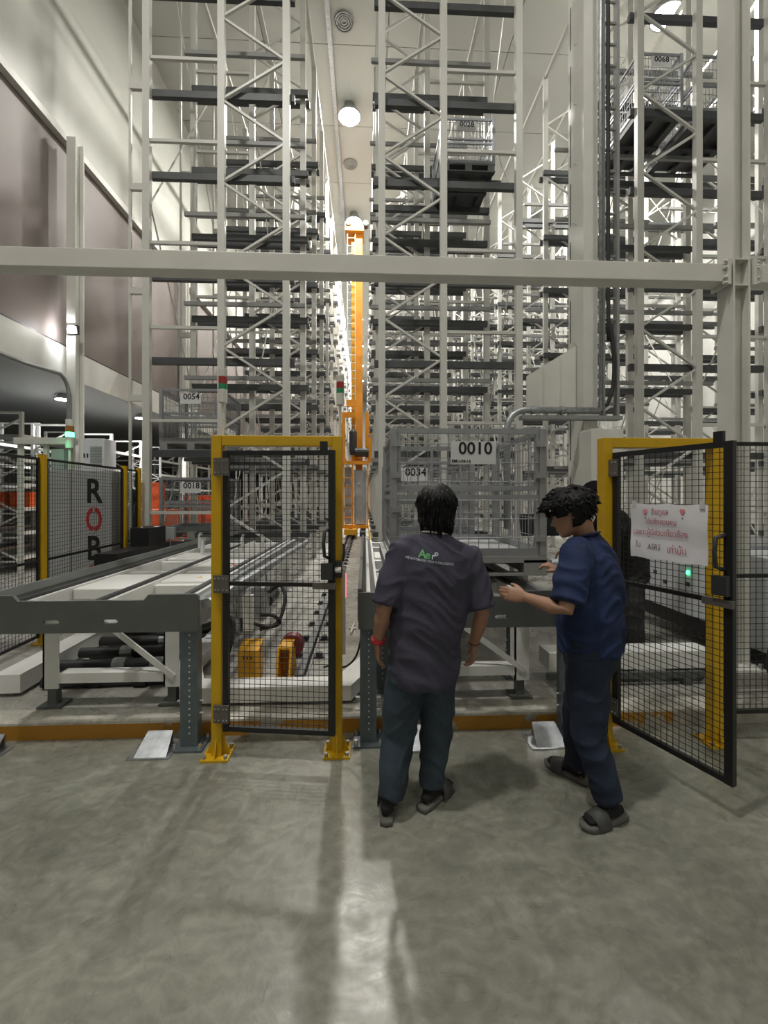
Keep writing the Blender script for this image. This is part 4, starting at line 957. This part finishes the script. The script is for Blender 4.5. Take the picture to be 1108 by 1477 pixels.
# ---------------------------------------------------------------- people
M['skin'] = mat('skin', (0.36, 0.19, 0.125), 0.5, var=0.08, vscale=14)
M['skin2'] = mat('skin_tan', (0.40, 0.22, 0.145), 0.5, var=0.08, vscale=14)
M['hair'] = mat('black_hair', (0.005, 0.005, 0.006), 0.55, bump=0.3, bscale=90, spec=0.3)
M['teeshirt'] = mat('grey_violet_jersey', (0.048, 0.045, 0.072), 0.85, var=0.10, vscale=9, bump=0.25, bscale=140)
M['navy'] = mat('navy_jersey', (0.007, 0.020, 0.078), 0.8, var=0.18, vscale=9, bump=0.25, bscale=140)
M['blackcloth'] = mat('black_cloth', (0.010, 0.010, 0.011), 0.85, bump=0.2, bscale=120)
M['jeans'] = mat('faded_blue_jeans', (0.030, 0.046, 0.064), 0.85, var=0.45, vscale=5, bump=0.25, bscale=180)
M['jeans2'] = mat('dark_indigo_jeans', (0.009, 0.017, 0.038), 0.85, var=0.35, vscale=6, bump=0.25, bscale=180)
M['greytrouser'] = mat('charcoal_trousers', (0.030, 0.030, 0.034), 0.85, var=0.2, vscale=6)
M['sole'] = mat('grey_foam_sole', (0.11, 0.105, 0.095), 0.7, var=0.1, vscale=20)
M['strap'] = mat('dark_grey_strap', (0.055, 0.056, 0.055), 0.65)
M['sock'] = mat('black_sock', (0.009, 0.009, 0.010), 0.9)
M['eyewhite'] = mat('eye_white', (0.45, 0.42, 0.40), 0.4); M['collarwhite'] = mat('white_rib_collar', (0.62, 0.60, 0.56), 0.8)
M['logogreen'] = mat('green_print', (0.13, 0.42, 0.16), 0.6); M['logopale'] = mat('pale_print', (0.55, 0.6, 0.66), 0.6)
M['redband'] = mat('red_wristband', (0.45, 0.02, 0.025), 0.45)

def fuse(b, voxel, smooth_it, name, wr=0.0, wsc=7.0, seed=0.0):
    """one continuous surface from overlapping closed lofts"""
    me = b.mesh(name); o = bpy.data.objects.new(name, me); COL.objects.link(o)
    r = o.modifiers.new('r', 'REMESH'); r.mode = 'VOXEL'; r.voxel_size = voxel; r.use_smooth_shade = True
    s = o.modifiers.new('s', 'SMOOTH'); s.factor = 0.5; s.iterations = smooth_it
    bpy.context.view_layer.update()
    m2 = bpy.data.meshes.new_from_object(o.evaluated_get(bpy.context.evaluated_depsgraph_get()))
    bpy.data.objects.remove(o); m2.name = name
    if wr > 0:
        nn = [v.normal.copy() for v in m2.vertices]
        for v, n in zip(m2.vertices, nn):
            p = v.co
            f = noise.noise(Vector((p.x * wsc, p.y * wsc, p.z * wsc * 1.7 + seed + p.x * 6)))
            g = noise.noise(Vector((p.x * wsc * 2.3 + 5, p.y * wsc * 2.3, p.z * wsc * 0.9 + seed)))
            h = noise.noise(Vector((p.x * wsc * 0.9 + seed, p.y * wsc * 0.9 - seed, p.z * wsc * 2.2 + 1.5 * math.sin(9 * (p.x + p.y) + seed))))
            v.co = p + n * wr * (0.7 * f + 0.4 * g + 1.3 * ((1 - abs(h)) ** 3 - 0.4))
    m2.polygons.foreach_set('use_smooth', [True] * len(m2.polygons)); m2.materials.clear(); m2.update()
    return m2
def put(name, me, m, parent):
    g = ORG.get(parent, (0, 0, 0)); me.transform(Matrix.Translation((-g[0], -g[1], -g[2]))); return link(name, me, m, parent)

HT = [(-0.118, 0.020, 0.088, 0.050), (-0.112, 0.034, 0.094, 0.030), (-0.09, 0.050, 0.099, -0.015), (-0.06, 0.061, 0.099, -0.055), (-0.02, 0.069, 0.097, -0.085), (0.02, 0.074, 0.094, -0.099),
      (0.06, 0.074, 0.087, -0.099), (0.09, 0.064, 0.067, -0.086), (0.112, 0.044, 0.040, -0.060), (0.122, 0.018, 0.010, -0.028)]
def hrow(z):
    z = max(HT[0][0], min(HT[-1][0], z))
    for a, b in zip(HT, HT[1:]):
        if z <= b[0]:
            f = (z - a[0]) / (b[0] - a[0]); return [a[i] + (b[i] - a[i]) * f for i in range(4)]
    return HT[-1]
def hsurf(z, phi, off=0.0):
    _, w_, yf, yb = hrow(z)
    k = 1.0 if z < 0.06 else max(0.2, 1 - ((z - 0.06) / 0.075) ** 2)
    return Vector(((w_ + off * k) * math.sin(phi), (yf + yb) / 2 + ((yf - yb) / 2 + off * k) * math.cos(phi), z + off * (1 - k) * 1.0))
def head_frame(c, f, tilt=0.0):
    """matrix that maps head-local (x right, y forward, z up) to the world"""
    f = Vector((f[0], f[1], 0)).normalized(); r = Vector((f.y, -f.x, 0)); up = Vector((0, 0, 1))
    f2 = f * math.cos(tilt) - up * math.sin(tilt); u2 = r.cross(f2)
    return Matrix(((r.x, f2.x, u2.x, c[0]), (r.y, f2.y, u2.y, c[1]), (r.z, f2.z, u2.z, c[2]), (0, 0, 0, 1)))
def add_head(b, A):
    n = 20; vs = []
    for row in HT:
        for k in range(n): vs.append(A @ hsurf(row[0], 2 * PI * k / n))
    m = len(HT)
    b.add(vs, [(i * n + k, i * n + (k + 1) % n, (i + 1) * n + (k + 1) % n, (i + 1) * n + k) for i in range(m - 1) for k in range(n)] + [tuple(range(n - 1, -1, -1)), tuple((m - 1) * n + k for k in range(n))])
    T = lambda p: A @ Vector(p)
    b.tube([T((0, 0.092, 0.015)), T((0, 0.104, -0.012)), T((0, 0.116, -0.035)), T((0, 0.098, -0.043))], [0.008, 0.010, 0.014, 0.010], 8)
    for s in (-1, 1):
        b.tube([T((s * 0.010, 0.102, -0.038)), T((s * 0.018, 0.096, -0.040))], 0.008, 6)
        b.tube([T((s * 0.070, -0.005, 0.022)), T((s * 0.082, -0.012, 0.018)), T((s * 0.084, -0.016, 0.0)), T((s * 0.080, -0.008, -0.022)), T((s * 0.068, 0.0, -0.028))], [0.007, 0.009, 0.010, 0.009, 0.007], 8)
        b.tube([T((s * 0.012, 0.098, 0.020)), T((s * 0.034, 0.092, 0.026)), T((s * 0.052, 0.074, 0.020))], [0.006, 0.008, 0.006], 6)
    b.tube([T((-0.024, 0.090, -0.066)), T((0, 0.102, -0.063)), T((0.024, 0.090, -0.066))], [0.004, 0.008, 0.004], 8)
    b.tube([T((-0.022, 0.090, -0.073)), T((0, 0.101, -0.075)), T((0.022, 0.090, -0.073))], [0.004, 0.008, 0.004], 8)
def face_parts(A, parent):
    for s in (-1, 1):
        e = MB(); c = A @ Vector((s * 0.032, 0.0785, 0.004))
        e.lathe(c, [(0.002, -0.0115), (0.008, -0.008), (0.0115, 0), (0.008, 0.008), (0.002, 0.0115)], 10).build('eye', 'eyewhite', parent, True)
        e = MB(); c = A @ Vector((s * 0.032, 0.0875, 0.003)); e.lathe(c, [(0.001, -0.004), (0.004, 0), (0.001, 0.004)], 8).build('iris', 'ink', parent, True)
        e = MB(); e.tube([A @ Vector((s * 0.014, 0.102, 0.030)), A @ Vector((s * 0.034, 0.099, 0.036)), A @ Vector((s * 0.053, 0.080, 0.030))], [0.002, 0.004, 0.002], 6).build('eyebrow', 'hair', parent, True)
def hair_mesh(A, zl, thick, tufts, rnd, seed=1):
    """zl(phi): lower hair line; thick(z, phi): hair depth over the skull; tufts: list of (z, phi, length, dir)"""
    b = MB(); n = 56; m = 16; vs = []; fs = []
    for k in range(n):
        phi = 2 * PI * k / n; z0 = zl(phi)
        vs.append(A @ hsurf(z0 + 0.012, phi, -0.008))
        for j in range(m):
            z = z0 + (0.1215 - z0) * (j / (m - 1)) ** 0.9
            st = 0.0035 * math.sin(phi * 23 + 3 * math.sin(j * 0.5)) + 0.003 * noise.noise(Vector((phi * 5, z * 40, seed)))
            vs.append(A @ hsurf(z, phi, thick(z, phi) + st * rnd))
    w_ = m + 1
    for k in range(n):
        k2 = (k + 1) % n
        for j in range(m): fs.append((k * w_ + j, k2 * w_ + j, k2 * w_ + j + 1, k * w_ + j + 1))
    fs.append(tuple(k * w_ + m for k in range(n))); b.add(vs, fs)
    for (z, phi, ln, d, r) in tufts:
        p = hsurf(z, phi, thick(z, phi) - 0.008); d = Vector(d)
        q = p + d * ln * 0.5; e = p + d * ln + Vector((0, 0, -ln * 0.25))
        b.tube([A @ p, A @ q, A @ e], [r, r * 0.8, 0.0012], 6)
    return b
def add_hand(b, w_, d, nrm, side, curl=0.5, s=1.0):
    d = Vector(d).normalized(); nrm = Vector(nrm); nrm = (nrm - d * nrm.dot(d)).normalized(); side = Vector(side); side = (side - d * side.dot(d) - nrm * side.dot(nrm)).normalized()
    w_ = Vector(w_)
    b.tube([w_ - d * 0.02, w_ + d * 0.01, w_ + d * 0.045 * s, w_ + d * 0.085 * s, w_ + d * 0.095 * s], [(0.024, 0.019), (0.030, 0.018), (0.040, 0.017), (0.040, 0.014), (0.034, 0.010)], 12, ref=side)
    for i, (off, ln) in enumerate(((0.030, 0.070), (0.010, 0.080), (-0.010, 0.074), (-0.029, 0.058))):
        p = w_ + d * (0.085 if i != 3 else 0.078) * s + side * off; P = [p - d * 0.02]; R_ = [0.0095]; ang = 0.15
        for q, f in enumerate((0.45, 0.30, 0.25)):
            P.append(p.copy()); R_.append(0.0092 - 0.0008 * q); ang += curl * (0.5 if q == 0 else 1.0) * (1 + 0.12 * i)
            p = p + (d * math.cos(ang) + nrm * math.sin(ang)) * (ln * f * s)
        P.append(p); R_.append(0.0060); b.tube(P, R_, 8)
    p = w_ + d * 0.022 * s + side * 0.026; a1 = (d * 0.75 + side * 0.62 + nrm * 0.25).normalized(); a2 = (d * 0.93 + side * 0.12 + nrm * 0.40).normalized()
    b.tube([p - a1 * 0.012, p + a1 * 0.028, p + a1 * 0.042 + a2 * 0.014, p + a1 * 0.042 + a2 * 0.040], [0.014, 0.012, 0.0105, 0.0075], 8)
def foot_parts(heel, toe, ankle, root, side):
    """sandal and sock; heel and toe on the ground (z of sole)"""
    h = Vector(heel); t_ = Vector(toe); d = (t_ - h); L = d.length; d.normalize(); r = Vector((d.y, -d.x, 0)).normalized(); up = r.cross(d)
    sd = thing_child('sandal', root)
    b = MB(); outl = [(-0.02, 0.0), (-0.012, 0.030), (0.05, 0.037), (0.5 * L, 0.036), (0.74 * L, 0.050), (0.9 * L, 0.046), (L, 0.024), (L + 0.012, 0.0), (L, -0.024), (0.9 * L, -0.044), (0.74 * L, -0.048), (0.5 * L, -0.036), (0.05, -0.037), (-0.012, -0.030)]
    n = len(outl); vs = []
    for z, k in ((0, 0.94), (0.006, 1.0), (0.026, 1.02), (0.030, 0.97)):
        for (u, v) in outl: vs.append(h + d * (u * k + L / 2 * (1 - k)) + r * (v * k) + up * z)
    b.add(vs, [(i * n + k, i * n + (k + 1) % n, (i + 1) * n + (k + 1) % n, (i + 1) * n + k) for i in range(3) for k in range(n)] + [tuple(range(n - 1, -1, -1)), tuple(3 * n + k for k in range(n))])
    b.build('sandal_sole', 'sole', sd, True)
    b = MB(); vs = []; m = 13
    for lay in (0, 1):
        for e, u in enumerate((0.48 * L, 0.62 * L, 0.78 * L)):
            for k in range(m):
                a = PI * k / (m - 1); w2 = 0.049 + 0.004 * lay; hh = (0.075, 0.066, 0.052)[e] + 0.005 * lay
                vs.append(h + d * (u + 0.012 * math.sin(a)) + r * (w2 * math.cos(a)) + up * (0.010 + hh * math.sin(a) ** 0.8))
    fs = []
    for lay in (0, 1):
        for e in (0, 1):
            for k in range(m - 1): q = lay * 3 * m + e * m + k; fs.append((q, q + 1, q + m + 1, q + m))
    for e in (0, 2):
        for k in range(m - 1): q = e * m + k; fs.append((q, q + 1, q + 3 * m + 1, q + 3 * m))
    b.add(vs, fs).build('sandal_strap', 'strap', sd, True)
    b = MB(); a = Vector(ankle)
    b.tube([a + Vector((0, 0, 0.035)), a, h + d * 0.055 + up * 0.055], [0.041, 0.040, 0.038], 12)
    b.tube([h + d * 0.008 + up * 0.052, h + d * 0.05 + up * 0.058, h + d * 0.45 * L + up * 0.062, h + d * 0.72 * L + up * 0.050, h + d * 0.93 * L + up * 0.042], [(0.024, 0.022), (0.034, 0.03), (0.038, 0.032), (0.043, 0.022), (0.030, 0.013)], 12, ref=r)
    put('sock', fuse(b, 0.007, 3, 'sock'), 'sock', root)
def thing_child(name, root):
    o = bpy.data.objects.new(name, None); COL.objects.link(o); o.parent = root; o.empty_display_size = 0.05; ORG[o] = ORG[root]; return o
def ring_path(c, r1, r2, u, v, n=20, wave=0.0):
    c = Vector(c); u = Vector(u).normalized(); v = Vector(v).normalized()
    return [c + u * (r1 * math.cos(2 * PI * k / n)) + v * (r2 * math.sin(2 * PI * k / n)) for k in range(n + 1)]

def person(label, base, S):
    t = thing('person', label, 'person', base)
    R = Vector((*S['right'], 0)).normalized(); F = Vector((-R.y, R.x, 0)); J = {k: Vector(v) for k, v in S['J'].items()}
    A = head_frame(S['head'], S['look'], S.get('tilt', 0))
    V = Vector
    # ---- body
    b = MB(); add_head(b, A)
    nb = A @ V((0, -0.035, -0.07)); neck = J['neck']
    b.tube([nb + V((0, 0, 0.03)), nb, neck, neck - V((0, 0, 0.06))], [0.050, 0.052, 0.058, 0.07], 14)
    sp = S['spine']                                                  # list of (point, half width, half depth) from hem to neck
    b.tube([V(p) for p, a, c in sp], [(max(0.03, a - 0.03), max(0.03, c - 0.03)) for p, a, c in sp], 20, ref=R)
    for s in ('L', 'R'):
        sh, el, wr = J['sh' + s], J['el' + s], J['wr' + s]
        b.tube([sh.lerp(neck, 0.3), sh, sh.lerp(el, 0.35), el, el.lerp(wr, 0.3), wr.lerp(el, 0.15), wr], [0.05, 0.050, 0.047, 0.040, 0.041, 0.029, 0.026], 12)
        hd, hn, hs, hc = S['hand' + s]; add_hand(b, wr, hd, hn, hs, hc)
        hp, kn, an = J['hip' + s], J['kn' + s], J['an' + s]
        b.tube([hp + V((0, 0, 0.08)), hp, kn, kn.lerp(an, 0.35), an, an - V((0, 0, 0.03))], [0.07, 0.075, 0.052, 0.05, 0.032, 0.032], 12)
        h, tt = V(S['foot' + s][0]), V(S['foot' + s][1]); d = (tt - h).normalized(); L = (tt - h).length
        b.tube([an, h + d * 0.05 + V((0, 0, 0.05))], [0.032, 0.03], 10)
        b.tube([h + d * 0.015 + V((0, 0, 0.05)), h + d * 0.5 * L + V((0, 0, 0.056)), h + d * 0.9 * L + V((0, 0, 0.042))], [0.026, 0.028, 0.010], 10)
    put('body', fuse(b, 0.006, 3, 'body'), S['skin'], t)
    face_parts(A, t)
    # ---- shirt
    b = MB(); b.tube([V(p) for p, a, c in sp], [(a, c) for p, a, c in sp], 28, ref=R)
    for s in ('L', 'R'):
        sh, el = J['sh' + s], J['el' + s]; wr = J['wr' + s]; sr = S.get('sleeve', 0.072)
        if S.get('long'):
            b.tube([sh.lerp(neck, 0.5), sh, sh.lerp(el, 0.5), el, el.lerp(wr, 0.5), wr.lerp(el, 0.08)], [0.06, 0.078, 0.07, 0.058, 0.05, 0.042], 16)
        else:
            e2 = sh.lerp(el, S.get('sl' + s, 0.80)); b.tube([sh.lerp(neck, 0.55), sh.lerp(neck, 0.1) + V((0, 0, 0.01)), sh.lerp(e2, 0.35), e2.lerp(sh, 0.06), e2], [0.050, sr, sr * 1.0, sr * 0.98, sr * 0.97], 18)
    shirt = put('shirt', fuse(b, 0.009, 5, 'shirt', S.get('wr', 0.008), 6.0, base[0] * 9), S['shirt'], t)
    # ---- trousers
    b = MB(); hc = (J['hipL'] + J['hipR']) / 2; hw = S.get('hw', 0.155)
    b.tube([hc + V((0, 0, 0.24)), hc + V((0, 0, 0.12)), hc + V((0, 0, 0.02)), hc - V((0, 0, 0.05))], [(hw, 0.115), (hw + 0.012, 0.128), (hw + 0.012, 0.130), (hw * 0.75, 0.09)], 24, ref=R)
    for s in ('L', 'R'):
        hp, kn, an = J['hip' + s], J['kn' + s], J['an' + s]
        b.tube([hp + V((0, 0, 0.06)), hp - V((0, 0, 0.02)), hp.lerp(kn, 0.5), kn, kn.lerp(an, 0.5), an.lerp(kn, 0.12), an + V((0, 0, 0.005))], S.get('legr', [0.098, 0.104, 0.098, 0.090, 0.084, 0.074, 0.070]), 18)
    put('trousers', fuse(b, 0.009, 5, 'trousers', 0.009, 5.0, base[0] * 3), S['trouser'], t)
    for s in ('L', 'R'): foot_parts(S['foot' + s][0], S['foot' + s][1], J['an' + s], t, s)
    return t, A, shirt, R, F

# --- man in the grey T-shirt, back to the door of the hall
rng = random.Random(3)
S1 = dict(right=(0.985, 0.17), head=(0.385, 2.31, 1.575), look=(0.10, 1.0), tilt=0.12, skin='skin', shirt='teeshirt', trouser='jeans', wr=0.010, legr=[0.098, 0.104, 0.099, 0.088, 0.078, 0.066, 0.059], sleeve=0.078, slL=0.90, slR=0.90,
    J=dict(neck=(0.372, 2.285, 1.44), shL=(0.185, 2.265, 1.335), shR=(0.565, 2.305, 1.30), elL=(0.095, 2.21, 1.06), elR=(0.625, 2.27, 1.02), wrL=(0.065, 2.29, 0.865), wrR=(0.600, 2.37, 0.82),
           hipL=(0.21, 2.27, 0.70), hipR=(0.385, 2.29, 0.70), knL=(0.175, 2.29, 0.37), knR=(0.395, 2.36, 0.37), anL=(0.130, 2.20, 0.095), anR=(0.350, 2.29, 0.085)),
    spine=[((0.302, 2.28, 0.66), 0.180, 0.140), ((0.304, 2.28, 0.69), 0.188, 0.146), ((0.318, 2.28, 0.86), 0.192, 0.145), ((0.340, 2.28, 1.05), 0.205, 0.142), ((0.362, 2.28, 1.22), 0.212, 0.138), ((0.370, 2.28, 1.32), 0.205, 0.120), ((0.374, 2.285, 1.40), 0.130, 0.088), ((0.376, 2.29, 1.445), 0.070, 0.066)],
    handL=((0.03, 0.22, -1), (1.0, 0.1, 0), (0.1, 1.0, 0.2), 0.28), handR=((0.05, 0.2, -1), (-1.0, 0.2, 0), (-0.2, 1.0, 0.2), 0.55),
    footL=((0.105, 2.15, 0.0), (0.125, 2.405, 0.0)), footR=((0.300, 2.235, 0.0), (0.485, 2.42, 0.0)))
t1, A1, sh1, R1, F1 = person('man in a grey violet T-shirt with a back logo and a red wristband, walking away', (0.27, 2.29, 0), S1)
zl = lambda p: 0.045 if math.cos(p) > 0.6 else (-0.01 if math.cos(p) > 0.1 else -0.112 + 0.012 * math.cos(3 * p))
def th1(z, p):
    k = 0.020 + (0.010 if math.cos(p) < 0.2 else 0)
    return k * (1.0 if z > -0.03 else 1.0 + (-(z + 0.03)) * 3.0)
tf = [(rng.uniform(-0.10, -0.03), rng.uniform(1.8, 4.5), rng.uniform(0.04, 0.07), (rng.uniform(-.1, .1), rng.uniform(-.25, .0), -1), 0.011) for i in range(130)]
for i in range(420):
    z_, p_ = rng.uniform(-0.04, 0.115), rng.uniform(0.5, 5.8)
    k_ = 0.02 + 0.9 * max(0, z_ - 0.03) / 0.08
    tf.append((z_, p_, rng.uniform(0.025, 0.05), (k_ * math.sin(p_) + rng.uniform(-.12, .12), k_ * math.cos(p_) + rng.uniform(-.1, .1), -1), 0.0075))
hair_mesh(A1, zl, th1, tf, 1.2).build('hair', 'hair', t1, True)
for i, (dz, m) in enumerate(((0.0, 'collarwhite'), (0.010, 'blackcloth'), (0.019, 'collarwhite'))):
    pc = [Vector((0.374, 2.29, 1.445 + dz)) + R1 * (0.073 - 0.003 * i) * math.cos(a) + F1 * (0.069 - 0.003 * i) * math.sin(a) + Vector((0, 0, -0.012 * math.sin(a) - 0.012 * math.cos(a))) for a in [2 * PI * k / 24 for k in range(25)]]
    MB().tube(pc, 0.0062, 6).build('collar', m, t1, True)
MB().tube(ring_path((0.0685, 2.283, 0.885), 0.034, 0.034, (1, 0, 0), (0, 1, 0.3)), [(0.006, 0.014)] * 21, 8, ref=(1, 0, 0)).build('wristband', 'redband', t1, True)
MB().cbox((0.055, 2.25, 0.888), (0.022, 0.010, 0.022)).build('wristband_face', 'redband', t1)
MB().tube(ring_path((0.603, 2.362, 0.838), 0.030, 0.030, (1, 0, 0), (0, 1, 0.3)), 0.004, 6).build('cord_bracelet', 'maroon', t1, True)
# print on the shirt back, laid onto the cloth
bv = BVHTree.FromPolygons([v.co.copy() for v in sh1.data.vertices], [tuple(p.vertices) for p in sh1.data.polygons])
def cloth_print(name, s, size, m, x, z, ang=0.0, bold=0.0, align='CENTER', sx=1.0, space=1.0):
    me = text_mesh(name, s, size, ext=0.0, bold=bold, align=align, space=space)
    bm = bmesh.new(); bm.from_mesh(me); bmesh.ops.triangulate(bm, faces=bm.faces); bmesh.ops.subdivide_edges(bm, edges=[e for e in bm.edges if e.calc_length() > 0.006], cuts=2); 
    g = ORG[t1]
    for v in bm.verts:
        u, w2 = v.co.x * sx, v.co.y; X = x + u * math.cos(ang) - w2 * math.sin(ang); Z = z + u * math.sin(ang) + w2 * math.cos(ang)
        h = bv.ray_cast(Vector((X - g[0], -1 - g[1] + 1.0, Z - g[2])), Vector((0, 1, 0)))
        y = h[0].y if h[0] is not None else -0.14
        v.co = Vector((X - g[0], y - 0.0022, Z - g[2]))
    bm.to_mesh(me); bm.free(); o = link(name, me, m, sh1); return o
a_ = -math.radians(9)
cloth_print('logo_letters', 'Ae', 0.056, 'logogreen', 0.300, 1.352, a_, 0.02, space=0.85)
cloth_print('logo_letter', 'r', 0.046, 'logopale', 0.343, 1.343, a_, 0.02)
cloth_print('logo_dot', 'o', 0.036, 'logopale', 0.360, 1.357, a_, 0.03)
cloth_print('slogan', 'WE AUTOMATED YOUR INTRALOGISTICS', 0.0165, 'logopale', 0.328, 1.318, a_, 0.012, sx=0.80)

# --- man in navy, reaching towards the conveyor
rng = random.Random(5)
S2 = dict(right=(0.66, 0.75), head=(1.150, 2.345, 1.550), look=(-0.84, 0.52), tilt=0.30, skin='skin2', shirt='navy', trouser='jeans2', wr=0.013, legr=[0.100, 0.108, 0.100, 0.082, 0.075, 0.067, 0.063], sleeve=0.082, slL=0.86, slR=0.86, hw=0.150,
    J=dict(neck=(1.225, 2.35, 1.415), shL=(1.105, 2.205, 1.325), shR=(1.375, 2.51, 1.325), elL=(1.000, 2.110, 1.075), elR=(1.36, 2.66, 1.09), wrL=(0.862, 2.275, 1.105), wrR=(1.25, 2.70, 1.165),
           hipL=(1.185, 2.245, 0.72), hipR=(1.275, 2.355, 0.72), knL=(1.165, 2.195, 0.40), knR=(1.205, 2.40, 0.42), anL=(1.235, 2.125, 0.105), anR=(1.225, 2.425, 0.10)),
    spine=[((1.245, 2.32, 0.80), 0.170, 0.155), ((1.243, 2.32, 0.82), 0.178, 0.163), ((1.240, 2.32, 0.95), 0.182, 0.168), ((1.245, 2.33, 1.10), 0.195, 0.165), ((1.250, 2.345, 1.23), 0.205, 0.155), ((1.245, 2.35, 1.31), 0.200, 0.130), ((1.235, 2.35, 1.38), 0.130, 0.095), ((1.222, 2.35, 1.43), 0.072, 0.068)],
    handL=((-0.86, 0.42, 0.10), (0.42, 0.86, -0.25), (-0.1, 0.1, 1.0), 0.30), handR=((-0.45, 0.15, 0.25), (0, 0.2, -1), (-0.3, -1, 0), 0.7),
    footL=((1.315, 2.145, 0.0), (1.075, 2.075, 0.0)), footR=((1.265, 2.40, 0.0), (1.115, 2.60, 0.0)))
t2, A2, sh2, R2, F2 = person('man in a navy polo shirt and jeans reaching a hand towards the conveyor', (1.22, 2.3, 0), S2)
zl2 = lambda p: 0.052 if math.cos(p) > 0.6 else (-0.004 if math.cos(p) > 0.1 else (0.012 if math.cos(p) > -0.2 else -0.072))
th2 = lambda z, p: 0.018 + 0.030 * max(0, min(1, (z + 0.04) / 0.10)) + 0.012 * max(0, math.cos(p)) * max(0, min(1, (z - 0.03) / 0.03))
tf = [(rng.uniform(0.055, 0.12), rng.uniform(-1.0, 1.0), rng.uniform(0.025, 0.055), (rng.uniform(-.35, .35), rng.uniform(0.5, 0.9), rng.uniform(0.1, 0.6)), 0.013) for i in range(90)]
tf += [(rng.uniform(0.02, 0.12), rng.uniform(0, 6.28), rng.uniform(0.02, 0.042), (rng.uniform(-.8, .8), rng.uniform(-.8, .5), rng.uniform(-0.5, 0.5)), 0.011) for i in range(230)]
tf += [(rng.uniform(-0.05, 0.02), rng.uniform(2.0, 4.3), rng.uniform(0.02, 0.035), (rng.uniform(-.2, .2), -0.3, -0.9), 0.006) for i in range(60)]
hair_mesh(A2, zl2, th2, tf, 2.0, 4).build('hair', 'hair', t2, True)
pc = [Vector((1.220, 2.35, 1.425)) + R2 * 0.074 * math.cos(a) + F2 * 0.070 * math.sin(a) + Vector((0, 0, -0.022 * math.sin(a))) for a in [2 * PI * k / 24 for k in range(25)]]
MB().tube(pc, [(0.007, 0.018)] * 25, 8, ref=(0, 0, 1)).build('collar', 'navy', t2, True)

# --- man in black behind the open gate
rng = random.Random(9)
S3 = dict(right=(0.25, 0.97), head=(2.19, 4.02, 1.655), look=(-0.95, 0.30), tilt=0.45, skin='skin', shirt='blackcloth', trouser='greytrouser', wr=0.010, sleeve=0.082, slL=0.9, slR=0.9, hw=0.16, long=False,
    J=dict(neck=(2.30, 4.0, 1.53), shL=(2.30, 3.82, 1.44), shR=(2.42, 4.19, 1.44), elL=(2.20, 3.80, 1.17), elR=(2.28, 4.27, 1.18), wrL=(2.02, 3.98, 1.10), wrR=(2.06, 4.30, 1.10),
           hipL=(2.50, 3.91, 0.86), hipR=(2.53, 4.07, 0.86), knL=(2.48, 3.90, 0.52), knR=(2.50, 4.08, 0.52), anL=(2.52, 3.88, 0.22), anR=(2.54, 4.08, 0.22)),
    spine=[((2.52, 4.0, 0.84), 0.175, 0.155), ((2.52, 4.0, 0.87), 0.185, 0.165), ((2.50, 4.0, 1.02), 0.19, 0.175), ((2.455, 4.0, 1.18), 0.205, 0.170), ((2.40, 4.0, 1.33), 0.21, 0.150), ((2.36, 4.0, 1.42), 0.20, 0.120), ((2.32, 4.0, 1.50), 0.12, 0.09), ((2.30, 4.0, 1.545), 0.072, 0.068)],
    handL=((-0.85, 0.5, -0.25), (0, 0, -1), (-0.4, -0.9, 0), 0.4), handR=((-0.85, 0.2, -0.35), (0, 0, -1), (-0.4, -0.9, 0), 0.4),
    footL=((2.58, 3.88, SLAB), (2.33, 3.86, SLAB)), footR=((2.60, 4.09, SLAB), (2.35, 4.12, SLAB)))
t3, A3, sh3, R3, F3 = person('man in black with a black cap bending over the control desk behind the open gate', (2.45, 4.0, SLAB), S3)
hair_mesh(A3, lambda p: 0.05 if math.cos(p) > 0.4 else -0.04, lambda z, p: 0.010, [], 1.0, 8).build('hair', 'hair', t3, True)
cp = hair_mesh(A3, lambda p: 0.058 - 0.012 * (1 - math.cos(p)) / 2, lambda z, p: 0.022, [], 0.0, 2).build('cap', 'blackcloth', t3, True)
bm_ = MB(); vs = []; n = 13
for lay in (0, 1):
    for r_ in (0.0, 1.0):
        for k in range(n):
            a = -1.1 + 2.2 * k / (n - 1); p = hsurf(0.060, a, 0.014); q = p + Vector((math.sin(a) * 0.02, 0.075 * math.cos(a) ** 0.6, -0.012)) * r_
            vs.append(A3 @ (q + Vector((0, 0, 0.005 * lay))))
fs = []
for lay in (0, 1):
    for k in range(n - 1): q = lay * 2 * n + k; fs.append((q, q + 1, q + n + 1, q + n))
for k in range(n - 1): fs.append((n + k, n + k + 1, 3 * n + k + 1, 3 * n + k))
bm_.add(vs, fs).build('cap_brim', 'blackcloth', t3, True)
